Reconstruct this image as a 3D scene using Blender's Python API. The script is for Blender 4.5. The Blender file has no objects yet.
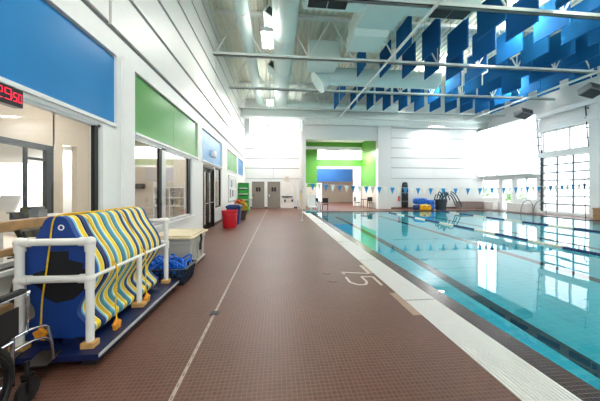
import bpy, math, random
from mathutils import Vector, Matrix
random.seed(7)
C = bpy.context.scene.collection
PI = math.pi
R = math.radians

# ------------------------------------------------------------------ materials
def lin(c):
    c = c / 255.0
    return c / 12.92 if c <= 0.04045 else ((c + 0.055) / 1.055) ** 2.4
def rgb(r, g, b): return (lin(r), lin(g), lin(b), 1.0)

def mat(name, col, rough=0.5, metal=0.0, var=0.06, scale=6.0, bump=0.0, bscale=40.0, emit=None, estr=0.0, coat=0.0, spec=0.5):
    m = bpy.data.materials.new(name); m.use_nodes = True
    nt = m.node_tree; b = nt.nodes['Principled BSDF']
    b.inputs['Roughness'].default_value = rough
    b.inputs['Metallic'].default_value = metal
    b.inputs['Specular IOR Level'].default_value = spec
    b.inputs['Coat Weight'].default_value = coat
    tc = nt.nodes.new('ShaderNodeTexCoord')
    nz = nt.nodes.new('ShaderNodeTexNoise'); nz.inputs['Scale'].default_value = scale; nz.inputs['Detail'].default_value = 4
    nt.links.new(tc.outputs['Object'], nz.inputs['Vector'])
    rp = nt.nodes.new('ShaderNodeValToRGB')
    c = rgb(*col)
    rp.color_ramp.elements[0].position = 0.3; rp.color_ramp.elements[1].position = 0.7
    rp.color_ramp.elements[0].color = tuple(x * (1 - var) for x in c[:3]) + (1,)
    rp.color_ramp.elements[1].color = tuple(min(1, x * (1 + var)) for x in c[:3]) + (1,)
    nt.links.new(nz.outputs['Fac'], rp.inputs['Fac'])
    nt.links.new(rp.outputs['Color'], b.inputs['Base Color'])
    if bump:
        n2 = nt.nodes.new('ShaderNodeTexNoise'); n2.inputs['Scale'].default_value = bscale
        nt.links.new(tc.outputs['Object'], n2.inputs['Vector'])
        bp = nt.nodes.new('ShaderNodeBump'); bp.inputs['Strength'].default_value = bump; bp.inputs['Distance'].default_value = 0.01
        nt.links.new(n2.outputs['Fac'], bp.inputs['Height']); nt.links.new(bp.outputs['Normal'], b.inputs['Normal'])
    if emit:
        b.inputs['Emission Color'].default_value = rgb(*emit); b.inputs['Emission Strength'].default_value = estr
    return m

def tile_mat(name, c1, c2, grout, size, rough, msz=0.12, wear=True, spec=0.5):
    m = bpy.data.materials.new(name); m.use_nodes = True
    nt = m.node_tree; b = nt.nodes['Principled BSDF']; L = nt.links
    tc = nt.nodes.new('ShaderNodeTexCoord')
    br = nt.nodes.new('ShaderNodeTexBrick'); br.offset = 0.0
    br.inputs['Scale'].default_value = 1.0
    br.inputs['Brick Width'].default_value = size; br.inputs['Row Height'].default_value = size
    br.inputs['Mortar Size'].default_value = size * msz * 0.5; br.inputs['Mortar Smooth'].default_value = 0.3
    br.inputs['Color1'].default_value = rgb(*c1); br.inputs['Color2'].default_value = rgb(*c2); br.inputs['Mortar'].default_value = rgb(*grout)
    L.new(tc.outputs['Object'], br.inputs['Vector'])
    col = br.outputs['Color']
    if wear:
        nz = nt.nodes.new('ShaderNodeTexNoise'); nz.inputs['Scale'].default_value = 0.9; nz.inputs['Detail'].default_value = 6
        L.new(tc.outputs['Object'], nz.inputs['Vector'])
        rp = nt.nodes.new('ShaderNodeValToRGB')
        rp.color_ramp.elements[0].position = 0.3; rp.color_ramp.elements[0].color = (0.80, 0.79, 0.78, 1)
        rp.color_ramp.elements[1].position = 0.7; rp.color_ramp.elements[1].color = (1.1, 1.08, 1.08, 1)
        L.new(nz.outputs['Fac'], rp.inputs['Fac'])
        mx = nt.nodes.new('ShaderNodeMixRGB'); mx.blend_type = 'MULTIPLY'; mx.inputs['Fac'].default_value = 0.8
        L.new(col, mx.inputs['Color1']); L.new(rp.outputs['Color'], mx.inputs['Color2'])
        col = mx.outputs['Color']
    L.new(col, b.inputs['Base Color'])
    b.inputs['Roughness'].default_value = rough
    b.inputs['Specular IOR Level'].default_value = spec
    bp = nt.nodes.new('ShaderNodeBump'); bp.inputs['Strength'].default_value = 0.35; bp.inputs['Distance'].default_value = 0.002; bp.invert = True
    L.new(br.outputs['Fac'], bp.inputs['Height']); L.new(bp.outputs['Normal'], b.inputs['Normal'])
    return m

def glass_mat(name, tint=(1, 1, 1, 1), ior=1.5):
    m = bpy.data.materials.new(name); m.use_nodes = True
    nt = m.node_tree; nt.nodes.remove(nt.nodes['Principled BSDF']); out = nt.nodes['Material Output']; L = nt.links
    t = nt.nodes.new('ShaderNodeBsdfTransparent'); t.inputs['Color'].default_value = tint
    g = nt.nodes.new('ShaderNodeBsdfGlossy'); g.inputs['Roughness'].default_value = 0.02
    lw = nt.nodes.new('ShaderNodeLayerWeight'); lw.inputs['Blend'].default_value = 0.5      # Schlick reflectance, same from both sides
    p = nt.nodes.new('ShaderNodeMath'); p.operation = 'POWER'; p.inputs[1].default_value = 5.0
    q = nt.nodes.new('ShaderNodeMath'); q.operation = 'MULTIPLY_ADD'; q.inputs[1].default_value = 0.95; q.inputs[2].default_value = ((ior - 1) / (ior + 1)) ** 2
    L.new(lw.outputs['Facing'], p.inputs[0]); L.new(p.outputs[0], q.inputs[0])
    mx = nt.nodes.new('ShaderNodeMixShader')
    L.new(q.outputs[0], mx.inputs['Fac']); L.new(t.outputs[0], mx.inputs[1]); L.new(g.outputs[0], mx.inputs[2]); L.new(mx.outputs[0], out.inputs['Surface'])
    return m

def water_mat():
    m = bpy.data.materials.new('pool_water'); m.use_nodes = True
    nt = m.node_tree; nt.nodes.remove(nt.nodes['Principled BSDF']); out = nt.nodes['Material Output']; L = nt.links
    t = nt.nodes.new('ShaderNodeBsdfRefraction'); t.inputs['Color'].default_value = (0.74, 0.97, 0.99, 1); t.inputs['IOR'].default_value = 1.33; t.inputs['Roughness'].default_value = 0.0
    g = nt.nodes.new('ShaderNodeBsdfGlossy'); g.inputs['Roughness'].default_value = 0.01; g.inputs['Color'].default_value = (1, 1, 1, 1)
    f = nt.nodes.new('ShaderNodeFresnel'); f.inputs['IOR'].default_value = 1.33
    tc = nt.nodes.new('ShaderNodeTexCoord')
    nz = nt.nodes.new('ShaderNodeTexNoise'); nz.inputs['Scale'].default_value = 1.1; nz.inputs['Detail'].default_value = 1.5
    L.new(tc.outputs['Object'], nz.inputs['Vector'])
    bp = nt.nodes.new('ShaderNodeBump'); bp.inputs['Strength'].default_value = 0.05; bp.inputs['Distance'].default_value = 0.05
    L.new(nz.outputs['Fac'], bp.inputs['Height'])
    for n in (t, g, f): L.new(bp.outputs['Normal'], n.inputs['Normal'])
    mx = nt.nodes.new('ShaderNodeMixShader')
    L.new(f.outputs['Fac'], mx.inputs['Fac']); L.new(t.outputs[0], mx.inputs[1]); L.new(g.outputs[0], mx.inputs[2]); L.new(mx.outputs[0], out.inputs['Surface'])
    return m

M = dict(
    deck=tile_mat('brown_mosaic_tile', (100, 63, 50), (88, 54, 43), (124, 89, 76), 0.038, 0.45, 0.16),
    rim=tile_mat('dark_wet_tile', (60, 44, 36), (46, 33, 27), (92, 76, 68), 0.038, 0.26, 0.14),
    pooltile=tile_mat('pale_pool_tile', (96, 218, 236), (88, 212, 232), (130, 226, 238), 0.15, 0.4, 0.1, wear=False),
    lanetile=tile_mat('dark_lane_tile', (18, 46, 66), (22, 52, 72), (40, 74, 90), 0.15, 0.4, 0.1, wear=False),
    white=mat('white_wall_paint', (236, 237, 236), 0.5, var=0.015),
    clad=mat('white_cladding', (224, 225, 224), 0.42, var=0.015),
    reveal=mat('grey_reveal', (120, 124, 124), 0.6),
    trim=mat('white_trim', (235, 236, 236), 0.35, var=0.01),
    alu=mat('pale_aluminium_frame', (205, 208, 210), 0.35, 0.3),
    blue=mat('blue_wall_panel', (30, 126, 190), 0.3, var=0.03, scale=2),
    glareblue=mat('glare_paled_blue_panel', (112, 172, 222), 0.25, var=0.03, scale=2),  # wall panel blue with glare lightened into its colour
    green=mat('green_wall_panel', (98, 164, 92), 0.22, var=0.03, scale=2),
    lime=mat('lime_wall_panel', (140, 186, 70), 0.3, var=0.03),
    grass=mat('bright_green_paint', (88, 156, 56), 0.5, var=0.02),
    bandblue=mat('mid_blue_paint', (48, 108, 178), 0.5, var=0.03),
    beige=mat('beige_wall_paint', (208, 196, 180), 0.6, var=0.02),
    stone=mat('pale_stone', (212, 200, 190), 0.7, var=0.05, scale=12),
    brownbase=mat('brown_base_tile', (96, 62, 52), 0.4),
    roof=mat('pale_green_roof_deck', (236, 239, 224), 0.5, var=0.03, scale=1.5),
    steel=mat('pale_painted_steel', (232, 238, 234), 0.4, var=0.03),
    duct=mat('pale_duct_paint', (212, 232, 228), 0.38, var=0.02, scale=2),
    louver=mat('dark_louver', (52, 58, 62), 0.6),
    baffle=mat('blue_acoustic_felt', (16, 98, 158), 0.85, var=0.08, scale=20, bump=0.2, bscale=200, spec=0.2),
    pvc=mat('white_pvc_pipe', (236, 234, 228), 0.3, var=0.02),
    wood=mat('pale_pine', (205, 160, 96), 0.55, var=0.15, scale=14),
    plank=mat('brown_plank', (166, 130, 92), 0.5, var=0.2, scale=9),
    bluebase=mat('dark_blue_board', (10, 28, 74), 0.4, var=0.1, scale=10),
    foamblue=mat('blue_foam', (6, 60, 138), 0.55, var=0.05),
    foamnavy=mat('navy_foam', (10, 34, 96), 0.55, var=0.06),
    foamteal=mat('teal_grey_foam', (58, 134, 152), 0.55, var=0.06),
    foamlight=mat('light_blue_foam', (104, 182, 226), 0.55, var=0.05),
    foamcream=mat('cream_foam', (248, 240, 178), 0.55, var=0.04),
    foamyellow=mat('yellow_foam', (250, 212, 20), 0.55, var=0.06),
    foamochre=mat('ochre_foam', (222, 186, 18), 0.55, var=0.06),
    foamblack=mat('black_foam', (10, 12, 18), 0.7),
    rope=mat('yellow_rope', (238, 190, 30), 0.6, var=0.2, scale=60),
    star=mat('orange_star_float', (232, 150, 34), 0.5, var=0.15, scale=30),
    chrome=mat('chrome', (196, 198, 202), 0.18, 1.0, var=0.02),
    black=mat('black_vinyl', (18, 18, 20), 0.45),
    rubber=mat('black_rubber', (14, 14, 15), 0.7),
    darkmetal=mat('dark_metal', (40, 38, 38), 0.4, 0.5),
    binbody=mat('pale_grey_plastic', (188, 184, 176), 0.5, var=0.05, scale=5),
    lid=mat('cream_lid', (222, 206, 172), 0.45, var=0.08, scale=7),
    basket=mat('dark_slate_plastic', (34, 46, 62), 0.45),
    netblue=mat('bright_blue_plastic', (14, 104, 206), 0.35, var=0.1),
    red=mat('red_plastic', (206, 24, 44), 0.4),
    binblue=mat('deep_blue_plastic', (24, 58, 116), 0.4),
    terracotta=mat('dark_planter', (64, 52, 46), 0.6),
    leafy=mat('yellow_leaf', (238, 196, 32), 0.6, var=0.15),
    leafr=mat('red_leaf', (200, 52, 30), 0.6, var=0.15),
    leafg=mat('green_leaf', (120, 180, 90), 0.6, var=0.2),
    shelfgreen=mat('green_locker', (44, 152, 58), 0.4),
    doorgrey=mat('taupe_door', (130, 122, 112), 0.5, var=0.03),
    clockbody=mat('black_clock_case', (10, 12, 16), 0.35),
    led=mat('red_led', (220, 10, 40), 0.5, emit=(255, 30, 70), estr=1.0),
    lamp=mat('glowing_tube', (255, 250, 240), 0.5, emit=(255, 244, 228), estr=28.0),
    panel_light=mat('glowing_ceiling_panel', (255, 250, 240), 0.5, emit=(255, 246, 232), estr=2.4),
    gframe=mat('grey_door_frame', (120, 126, 134), 0.45),
    glowing=mat('glowing_white_cladding', (236, 238, 238), 0.45, emit=(244, 250, 255), estr=0.6),  # white cladding given an added glow to brighten the boxed out wall
    tantile=mat('tan_tile', (168, 140, 120), 0.4),
    drainsteel=mat('worn_drain_steel', (176, 160, 148), 0.5, var=0.1, scale=3),
    skylit=mat('daylit_translucent_panel', (240, 244, 246), 0.5, emit=(244, 250, 255), estr=3.4),  # emission stands in for daylight coming through the panel
    penblue=mat('blue_pennant', (20, 138, 204), 0.5),
    penwhite=mat('white_pennant', (240, 236, 230), 0.5),
    lanenavy=mat('navy_lane_float', (22, 48, 104), 0.4),
    lanepale=mat('pale_lane_float', (226, 228, 214), 0.4),
    noodle=mat('dark_teal_foam', (26, 76, 92), 0.6),
    yellow=mat('yellow_plastic', (246, 190, 20), 0.4),
    grey=mat('mid_grey_plastic', (128, 132, 136), 0.5),
    benchgrey=mat('taupe_bench', (138, 122, 116), 0.6, var=0.05),
    benchpale=mat('pale_bench', (232, 228, 224), 0.6),
    grate=mat('white_grating', (232, 232, 230), 0.45, var=0.02),
    slot=mat('shadowed_slot', (112, 112, 112), 0.6),
    paint=mat('white_floor_paint', (206, 192, 184), 0.5, var=0.05, scale=20),
    outground=mat('pale_paving', (214, 212, 206), 0.8),
    teal=mat('teal_plastic', (20, 138, 150), 0.4),
    glass=glass_mat('window_glass', (0.97, 0.985, 0.98, 1)),
    water=water_mat(),
)

# ------------------------------------------------------------------ mesh builder
class MB:
    def __init__(s): s.v = []; s.f = []; s.mi = []
    def add(s, vs, fs, mi=0):
        o = len(s.v); s.v += [tuple(v) for v in vs]
        for f in fs: s.f.append([i + o for i in f]); s.mi.append(mi)
        return s
    def box(s, x0, x1, y0, y1, z0, z1, mi=0):
        vs = [(x, y, z) for z in (z0, z1) for y in (y0, y1) for x in (x0, x1)]
        return s.add(vs, [(0, 2, 3, 1), (4, 5, 7, 6), (0, 1, 5, 4), (2, 6, 7, 3), (0, 4, 6, 2), (1, 3, 7, 5)], mi)
    def obox(s, c, size, m=None, mi=0):
        hx, hy, hz = [q / 2 for q in size]; m = m or Matrix.Identity(3); c = Vector(c)
        vs = [c + m @ Vector((x, y, z)) for z in (-hz, hz) for y in (-hy, hy) for x in (-hx, hx)]
        return s.add(vs, [(0, 2, 3, 1), (4, 5, 7, 6), (0, 1, 5, 4), (2, 6, 7, 3), (0, 4, 6, 2), (1, 3, 7, 5)], mi)
    def bar(s, p, q, w, h, mi=0):                         # rectangular bar between two points
        p = Vector(p); q = Vector(q); d = q - p; L = d.length
        m = d.to_track_quat('Y', 'Z').to_matrix()
        return s.obox((p + q) / 2, (w, L, h), m, mi)
    def tube(s, pts, r, n=10, mi=0, cap=True, closed=False):
        pts = [Vector(p) for p in pts]; N = len(pts)
        rr = r if isinstance(r, (list, tuple)) else [r] * N
        up = None; rings = []
        for i, p in enumerate(pts):
            a = pts[(i - 1) % N] if (closed or i > 0) else p
            b = pts[(i + 1) % N] if (closed or i < N - 1) else p
            t = (b - a).normalized()
            if up is None:
                up = Vector((0, 0, 1)) if abs(t.z) < 0.9 else Vector((1, 0, 0))
            up = (up - t * up.dot(t)).normalized(); sd = t.cross(up)
            rings.append([p + (up * math.cos(2 * PI * k / n) + sd * math.sin(2 * PI * k / n)) * rr[i] for k in range(n)])
        vs = [v for rg in rings for v in rg]; fs = []
        for i in range(N if closed else N - 1):
            j = (i + 1) % N
            for k in range(n):
                l = (k + 1) % n
                fs.append((i * n + k, j * n + k, j * n + l, i * n + l))
        if cap and not closed:
            fs.append(tuple(range(n))); fs.append(tuple((N - 1) * n + k for k in reversed(range(n))))
        return s.add(vs, fs, mi)
    def lathe(s, prof, c=(0, 0, 0), n=24, m=None, mi=0):  # profile (r, z) about the local z axis
        c = Vector(c); m = m or Matrix.Identity(3); vs = []; fs = []
        for (r, z) in prof:
            for k in range(n):
                a = 2 * PI * k / n
                vs.append(c + m @ Vector((r * math.cos(a), r * math.sin(a), z)))
        for i in range(len(prof) - 1):
            for k in range(n):
                l = (k + 1) % n
                fs.append((i * n + k, i * n + l, (i + 1) * n + l, (i + 1) * n + k))
        if prof[0][0] > 1e-6: fs.append(tuple(reversed(range(n))))
        if prof[-1][0] > 1e-6: fs.append(tuple((len(prof) - 1) * n + k for k in range(n)))
        return s.add(vs, fs, mi)
    def prism(s, poly, fn, a, b, mi=0):                    # polygon (u, v) mapped by fn(u, v, w), w from a to b
        n = len(poly)
        vs = [fn(u, v, a) for u, v in poly] + [fn(u, v, b) for u, v in poly]
        fs = [tuple(reversed(range(n))), tuple(range(n, 2 * n))]
        for i in range(n):
            j = (i + 1) % n; fs.append((i, j, n + j, n + i))
        return s.add(vs, fs, mi)
    def ell(s, c, rx, ry, rz, nu=16, nv=10, mi=0, jit=0.0):
        vs = []; fs = []
        for j in range(nv + 1):
            t = PI * j / nv
            for i in range(nu):
                p = 2 * PI * i / nu; q = 1 + random.uniform(-jit, jit)
                vs.append((c[0] + rx * q * math.sin(t) * math.cos(p), c[1] + ry * q * math.sin(t) * math.sin(p), c[2] + rz * q * math.cos(t)))
        for j in range(nv):
            for i in range(nu):
                k = (i + 1) % nu
                fs.append((j * nu + i, (j + 1) * nu + i, (j + 1) * nu + k, j * nu + k))
        return s.add(vs, fs, mi)

def obj(name, mb, m, parent=None, smooth=False, bevel=0.0, label=None, cat=None, group=None, kind=None, loc=None):
    """links ONE mesh object; vertices are in world space (in the parent's space when the parent stands at the origin)"""
    me = bpy.data.meshes.new(name)
    off = Vector((0, 0, 0))
    if parent is not None:
        p = parent
        while p is not None: off += p.location; p = p.parent
    elif loc is not None: off = Vector(loc)
    me.from_pydata([tuple(Vector(v) - off) for v in mb.v], [], mb.f)
    ms = m if isinstance(m, (list, tuple)) else [m]
    for x in ms: me.materials.append(M[x])
    if len(ms) > 1: me.polygons.foreach_set('material_index', mb.mi)
    import bmesh
    b = bmesh.new(); b.from_mesh(me); bmesh.ops.recalc_face_normals(b, faces=b.faces); b.to_mesh(me); b.free()
    if smooth:
        me.polygons.foreach_set('use_smooth', [True] * len(me.polygons)); me.set_sharp_from_angle(angle=R(38))
    me.update()
    o = bpy.data.objects.new(name, me); C.objects.link(o)
    if parent is not None: o.parent = parent
    elif loc is not None: o.location = loc
    if bevel:
        bv = o.modifiers.new('bevel', 'BEVEL'); bv.width = bevel; bv.segments = 2; bv.limit_method = 'ANGLE'
    tag(o, label, cat, group, kind)
    return o
def tag(o, label=None, cat=None, group=None, kind=None):
    if label: o['label'] = label
    if cat: o['category'] = cat
    if group: o['group'] = group
    if kind: o['kind'] = kind
def thing(name, loc, label, cat, group=None, kind=None):
    o = bpy.data.objects.new(name, None); C.objects.link(o); o.location = loc; o.empty_display_size = 0.1
    tag(o, label, cat, group, kind); return o
def struct(name, mb, m, parent=None, **k):
    return obj(name, mb, m, parent, kind='structure' if parent is None else None, **k)
def copy_tree(o, parent=None):
    c = o.copy(); C.objects.link(c)
    if parent is not None: c.parent = parent
    for ch in list(o.children): copy_tree(ch, c)
    return c
ORD = ['first', 'second', 'third', 'fourth', 'fifth', 'sixth', 'seventh', 'eighth', 'ninth', 'tenth', 'eleventh', 'twelfth', 'thirteenth', 'fourteenth']
def smoothpts(pts, n=5, closed=False):
    pts = [Vector(p) for p in pts]; N = len(pts); out = []
    rng = range(N) if closed else range(N - 1)
    for i in rng:
        p0 = pts[(i - 1) % N] if closed or i > 0 else pts[0]
        p1 = pts[i]; p2 = pts[(i + 1) % N]
        p3 = pts[(i + 2) % N] if closed or i < N - 2 else pts[-1]
        for k in range(n):
            t = k / n
            out.append(0.5 * ((2 * p1) + (p2 - p0) * t + (2 * p0 - 5 * p1 + 4 * p2 - p3) * t * t + (3 * p1 - p0 - 3 * p2 + p3) * t ** 3))
    if not closed: out.append(pts[-1])
    return out

# ------------------------------------------------------------------ room dimensions (metres; camera stands at x = 0, y = 0)
XL, XR = -2.7, 17.6            # faces of the window wall and of the garage door wall
YB, YR, YS = 21.3, 19.9, -8.0  # end wall by the restrooms, end wall behind the pool, wall behind the camera
ZT = 9.2                       # underside of the roof deck
P0, P1, Q1 = 2.50, 16.0, 17.5  # pool: near side, far side, far end
PD = -1.35
WL = -0.025

# ------------------------------------------------------------------ floor, pool
b = MB()
b.box(XL - 0.2, 1.79, YS, YB, -0.2, 0)
b.box(1.79, XR, Q1 + 0.35, YR, -0.2, 0)
b.box(P1 + 0.35, XR, YS, Q1 + 0.35, -0.2, 0)
b.box(1.9, 9.6, YR, 31, -0.2, 0)
floor = struct('floor', b, 'deck')
b = MB()
b.box(2.235, P0, YS, Q1, -0.2, -0.012)
b.box(2.235, P1 + 0.35, Q1, Q1 + 0.35, -0.2, -0.004); b.box(P1, P1 + 0.35, YS, Q1, -0.2, -0.004)
struct('trim_1', b, 'rim', label='dark wet tile rim along the water edge', cat='pool edge')
b = MB(); b.box(1.79, 2.235, YS, Q1 + 0.35, -0.2, -0.012, 1)
for k in range(13):
    x = 1.795 + k * 0.0345
    b.box(x, x + 0.023, YS, Q1 + 0.35, -0.012, 0.004, 0)
for k in range(8):
    y = 3.35 + k * 2.0; b.box(1.79, 2.235, y, y + 0.012, -0.01, 0.005, 1)
gut = struct('trim_2', b, ['grate', 'slot'], label='white ribbed gutter grating between deck and pool', cat='gutter')
b = MB()
xs = [P0, 3.68, 3.93, 6.6, 6.85, 9.6, 9.85, 12.9, 13.15, P1]
for i in range(9):
    mi = i % 2
    for (ya, yb, q) in ((YS, 16.0, mi), (16.0, Q1, 0)):
        b.add([(xs[i], ya, PD), (xs[i + 1], ya, PD), (xs[i + 1], yb, PD), (xs[i], yb, PD)], [(0, 1, 2, 3)], q)
for x in (P0, P1): b.add([(x, YS, PD), (x, Q1, PD), (x, Q1, 0 - .02), (x, YS, -.02)], [(0, 1, 2, 3)], 0)
for y in (YS, Q1): b.add([(P0, y, PD), (P1, y, PD), (P1, y, -.02), (P0, y, -.02)], [(0, 1, 2, 3)], 0)
struct('pool_basin', b, ['pooltile', 'lanetile'], label='turquoise tiled pool basin with dark lane lines', cat='pool')
b = MB(); b.add([(P0 - .01, YS, WL), (P1 + .01, YS, WL), (P1 + .01, Q1 + .01, WL), (P0 - .01, Q1 + .01, WL)], [(0, 1, 2, 3)])
struct('pool_water', b, 'water', label='still clear pool water mirroring the hall', cat='water')

# painted depth marking on the deck, read by someone facing the pool
def floor_poly(b, poly, z=0.003):
    b.prism(poly, lambda u, v, w: (u, v, w), 0.0005, z)
b = MB()
def stroke(pts, w=0.042):
    for (p, q) in zip(pts, pts[1:]):
        b.bar((p[0], p[1], 0.0015), (q[0], q[1], 0.0015), w, 0.003)
T, B0 = 1.70, 1.20          # top of the digits (pool side) and base line
stroke([(T, 5.00), (T, 4.50), (B0, 4.62)])
stroke([(B0 + .01, 4.53), (B0 + .05, 4.53)], .05)
stroke([(T, 3.93), (T, 4.33), (1.50, 4.35), (1.51, 4.10), (1.45, 3.98), (1.32, 3.98), (B0 + .02, 4.10), (B0 + .02, 4.36)])
obj('depth_marking', b, 'paint', floor, label='white painted 7.5 on the brown tile')
b = MB(); b.box(1.68, 1.788, 2.95, 3.62, 0.0003, 0.002); b.box(1.70, 1.788, 4.5, 5.0, 0.0003, 0.002); obj('inlaid_tile', b, 'tantile', floor, label='tan inlaid tiles beside the gutter')
b = MB()
b.box(-0.795, -0.767, YS, 20.5, 0.0002, 0.003, 0)
for k in range(150):
    y = 0.6 + k * 0.12
    b.box(-0.786, -0.776, y, y + 0.04, 0.003, 0.0036, 1)
struct('trim_3', b, ['drainsteel', 'slot'], label='thin steel slot drain running down the deck', cat='drain')
b = MB(); b.box(-0.83, -0.73, 3.18, 3.27, 0.004, 0.009); obj('drain_cover', b, 'louver', label='small dark square cover set in the slot drain', cat='drain cover', loc=(-.77, 3.22, 0.004))
for (x, y, l) in ((0.93, 4.62, 'round dark drain cover on the deck, the farther of the pair near the 7.5'), (0.95, 4.22, 'round dark drain cover on the deck, the nearer of the pair near the 7.5')):
    b = MB(); b.lathe([(0.085, 0.0), (0.085, 0.004), (0.07, 0.006), (0.068, 0.004), (0.02, 0.004)], (x, y, 0), 24)
    obj('drain_cover', b, 'brownbase', label=l, cat='drain cover', loc=(x, y, 0), group='round drain covers')
# pale worn patches of grout
# ------------------------------------------------------------------ window wall on the left
SILL, HEAD, PB, PT = 0.75, 2.56, 2.66, 3.82
bays = [(0.35, 4.5), (5.04, 8.87), (9.35, 12.63), (13.86, 17.27), (17.7, 20.4), (20.65, 21.3)]
b = MB()
ys = [YS] + [q for bb in bays for q in bb]
for i in range(0, len(ys) - 1, 2):
    b.box(XL - .2, XL, ys[i], ys[i + 1], 0, PT)                 # piers between the bays
b.box(XL - .2, XL, YS, YB, PT, 4.17)
b.box(XL - .2, XL, 4.16, 4.5, 0, HEAD)
b.box(XL, XL + .05, 4.62, 4.95, 0, PT + .05)                    # flat pilaster
for (a, c) in (bays[0], bays[1], (11.25, 12.63)): b.box(XL - .2, XL, a, c, 0, SILL)
b.box(XL - .2, XL, 8.3, 8.87, SILL, HEAD)
b.box(XL - .2, XL, 11.05, 11.25, 0, HEAD)
b.box(XL - .2, XL, 9.35, 9.45, 0, HEAD); b.box(XL - .2, XL, 12.5, 12.63, 0, HEAD)
for (a, c) in bays[3:]: b.box(XL - .2, XL, a, c, 0, HEAD)
for (a, c) in bays: b.box(XL - .2, XL - .12, a, c, HEAD, PT)
wl = struct('wall_left', b, 'white')
# upper cladding: long panels with open joints
b = MB()
b.box(XL - .2, XL - .03, YS, YB, 4.17, ZT + .3, 1)
joints = [YS, -2.75, 4.3, 11.3, 18.9, YB]
zk = [4.17 + 0.045] + [4.21 + 0.825 * k for k in range(1, 7)]
for i in range(5):
    for k in range(6):
        z0 = (4.21 + 0.825 * k) + 0.045; z1 = 4.21 + 0.825 * (k + 1) - 0.045
        b.box(XL - .03, XL + .02, joints[i] + .035, joints[i + 1] - .035, z0, z1, 0)
b.box(XL - .03, XL + .06, YS, YB, ZT - .35, ZT + .1, 2)
struct('wall_left_cladding', b, ['clad', 'reveal', 'roof'], label='white ribbed cladding high on the window wall', cat='wall')
pan = [('blue', 0, 'large blue panel above the window with the red digital clock'), ('green', 1, 'green panel above the two pane window'),
       ('glareblue', 2, 'blue panel above the black glass door, paled by painted glare'), ('green', 3, 'green panel above the notice board'),
       ('blue', 4, 'blue panel above the green shelving'), ('lime', 5, 'narrow lime panel at the far end of the window wall')]
for (m, i, l) in pan:
    a, c = bays[i]; b = MB(); b.box(XL - .12, XL - .045, a, c, PB, PT - .03)
    mid = (a + c) / 2
    if i < 2: b.box(XL - .047, XL - .043, mid - .003, mid + .003, PB, PT - .03)
    struct('wall_panel', b, m, label=l, cat='wall panel')
b = MB()
for (a, c) in bays[:5]:
    b.box(XL - .12, XL + .015, a, c, HEAD + .05, PB); b.box(XL - .12, XL - .03, a, c, HEAD, HEAD + .05)
struct('trim_4', b, 'trim', label='white metal head trim under the coloured panels', cat='trim')
b = MB()
for (a, c) in [(YS, 9.42), (11.1, YB)]: b.box(XL, XL + .02, a, c, 0, .13)
struct('baseboard_left', b, 'brownbase')

# windows in that wall
def wall_window(name, x, y0, y1, z0, z1, muls, frame='alu', fw=.06, th=.08, bars=(), dark_end=False):
    b = MB()
    b.box(x - th, x, y0, y1, z0, z0 + fw); b.box(x - th, x, y0, y1, z1 - fw, z1)
    b.box(x - th, x, y0, y0 + fw, z0, z1); b.box(x - th, x, y1 - fw, y1, z0, z1)
    for (a, c) in muls: b.box(x - th, x, a, c, z0, z1)
    for z in bars: b.box(x - th, x, y0, y1, z - fw / 2, z + fw / 2)
    f = struct(name, b, frame)
    b = MB(); b.box(x - th * .6, x - th * .6 + .008, y0 + fw, y1 - fw, z0 + fw, z1 - fw)
    obj('glass_pane', b, 'glass', f)
    return f
w = wall_window('window_1', XL - .04, bays[0][0], 4.16, SILL, HEAD + .02, [])
b = MB(); b.box(XL - .085, XL - .035, 4.03, 4.11, SILL + .06, HEAD - .03); obj('jamb', b, 'darkmetal', w, label='dark end jamb')
w = wall_window('window_2', XL - .04, bays[1][0], 8.3, SILL, HEAD + .02, [(6.26, 6.46)])
b = MB(); b.box(XL - .10, XL - .045, 6.14, 6.26, SILL + .06, HEAD - .04); b.box(XL - .10, XL - .045, 8.05, 8.24, SILL + .06, HEAD - .04); obj('jamb', b, 'darkmetal', w, label='dark jambs')
wall_window('window_3', XL - .04, 11.25, 12.5, SILL, HEAD, [], 'darkmetal')
b = MB(); b.box(XL - .06, XL + .06, bays[1][0] - .03, 8.4, SILL - .04, SILL); b.box(XL - .06, XL + .06, bays[0][0], 4.3, SILL - .04, SILL)
struct('trim_5', b, 'trim', label='white window stools on the window wall', cat='trim')
# black double door
d = thing('door_1', (XL, 10.25, 0), 'black framed glass double door under the glare paled blue panel', 'door', kind='structure')
b = MB(); b.box(XL - .12, XL + .02, 9.45, 9.53, 0, 2.46); b.box(XL - .12, XL + .02, 10.97, 11.05, 0, 2.46); b.box(XL - .12, XL + .02, 9.45, 11.05, 2.38, 2.46)
obj('door_frame', b, 'darkmetal', d)
for (a, c) in ((9.53, 10.25), (10.25, 10.97)):
    b = MB()
    b.box(XL - .09, XL - .03, a + .005, a + .13, .01, 2.38); b.box(XL - .09, XL - .03, c - .13, c - .005, .01, 2.38)
    b.box(XL - .09, XL - .03, a, c, .01, .22); b.box(XL - .09, XL - .03, a, c, 2.26, 2.38)
    lf = obj('door_leaf', b, 'black', d)
    b = MB(); b.box(XL - .065, XL - .058, a + .13, c - .13, .22, 2.26); obj('glass_pane', b, 'glass', lf)
    b = MB(); b.tube([(XL - .02, a + .08, 1.04), (XL + .04, a + .08, 1.04), (XL + .04, c - .08, 1.04), (XL - .02, c - .08, 1.04)], .018, 8); obj('push_bar', b, 'chrome', lf, smooth=True)
b = MB(); b.box(XL - .05, XL + .09, 10.75, 11.1, 2.95, 3.22); b.box(XL + .09, XL + .105, 10.79, 11.06, 2.99, 3.1)
obj('wall_light', b, 'trim', bevel=.015, label='small white box light on the glare paled blue panel', cat='light', loc=(XL, 10.9, 2.95))
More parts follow.
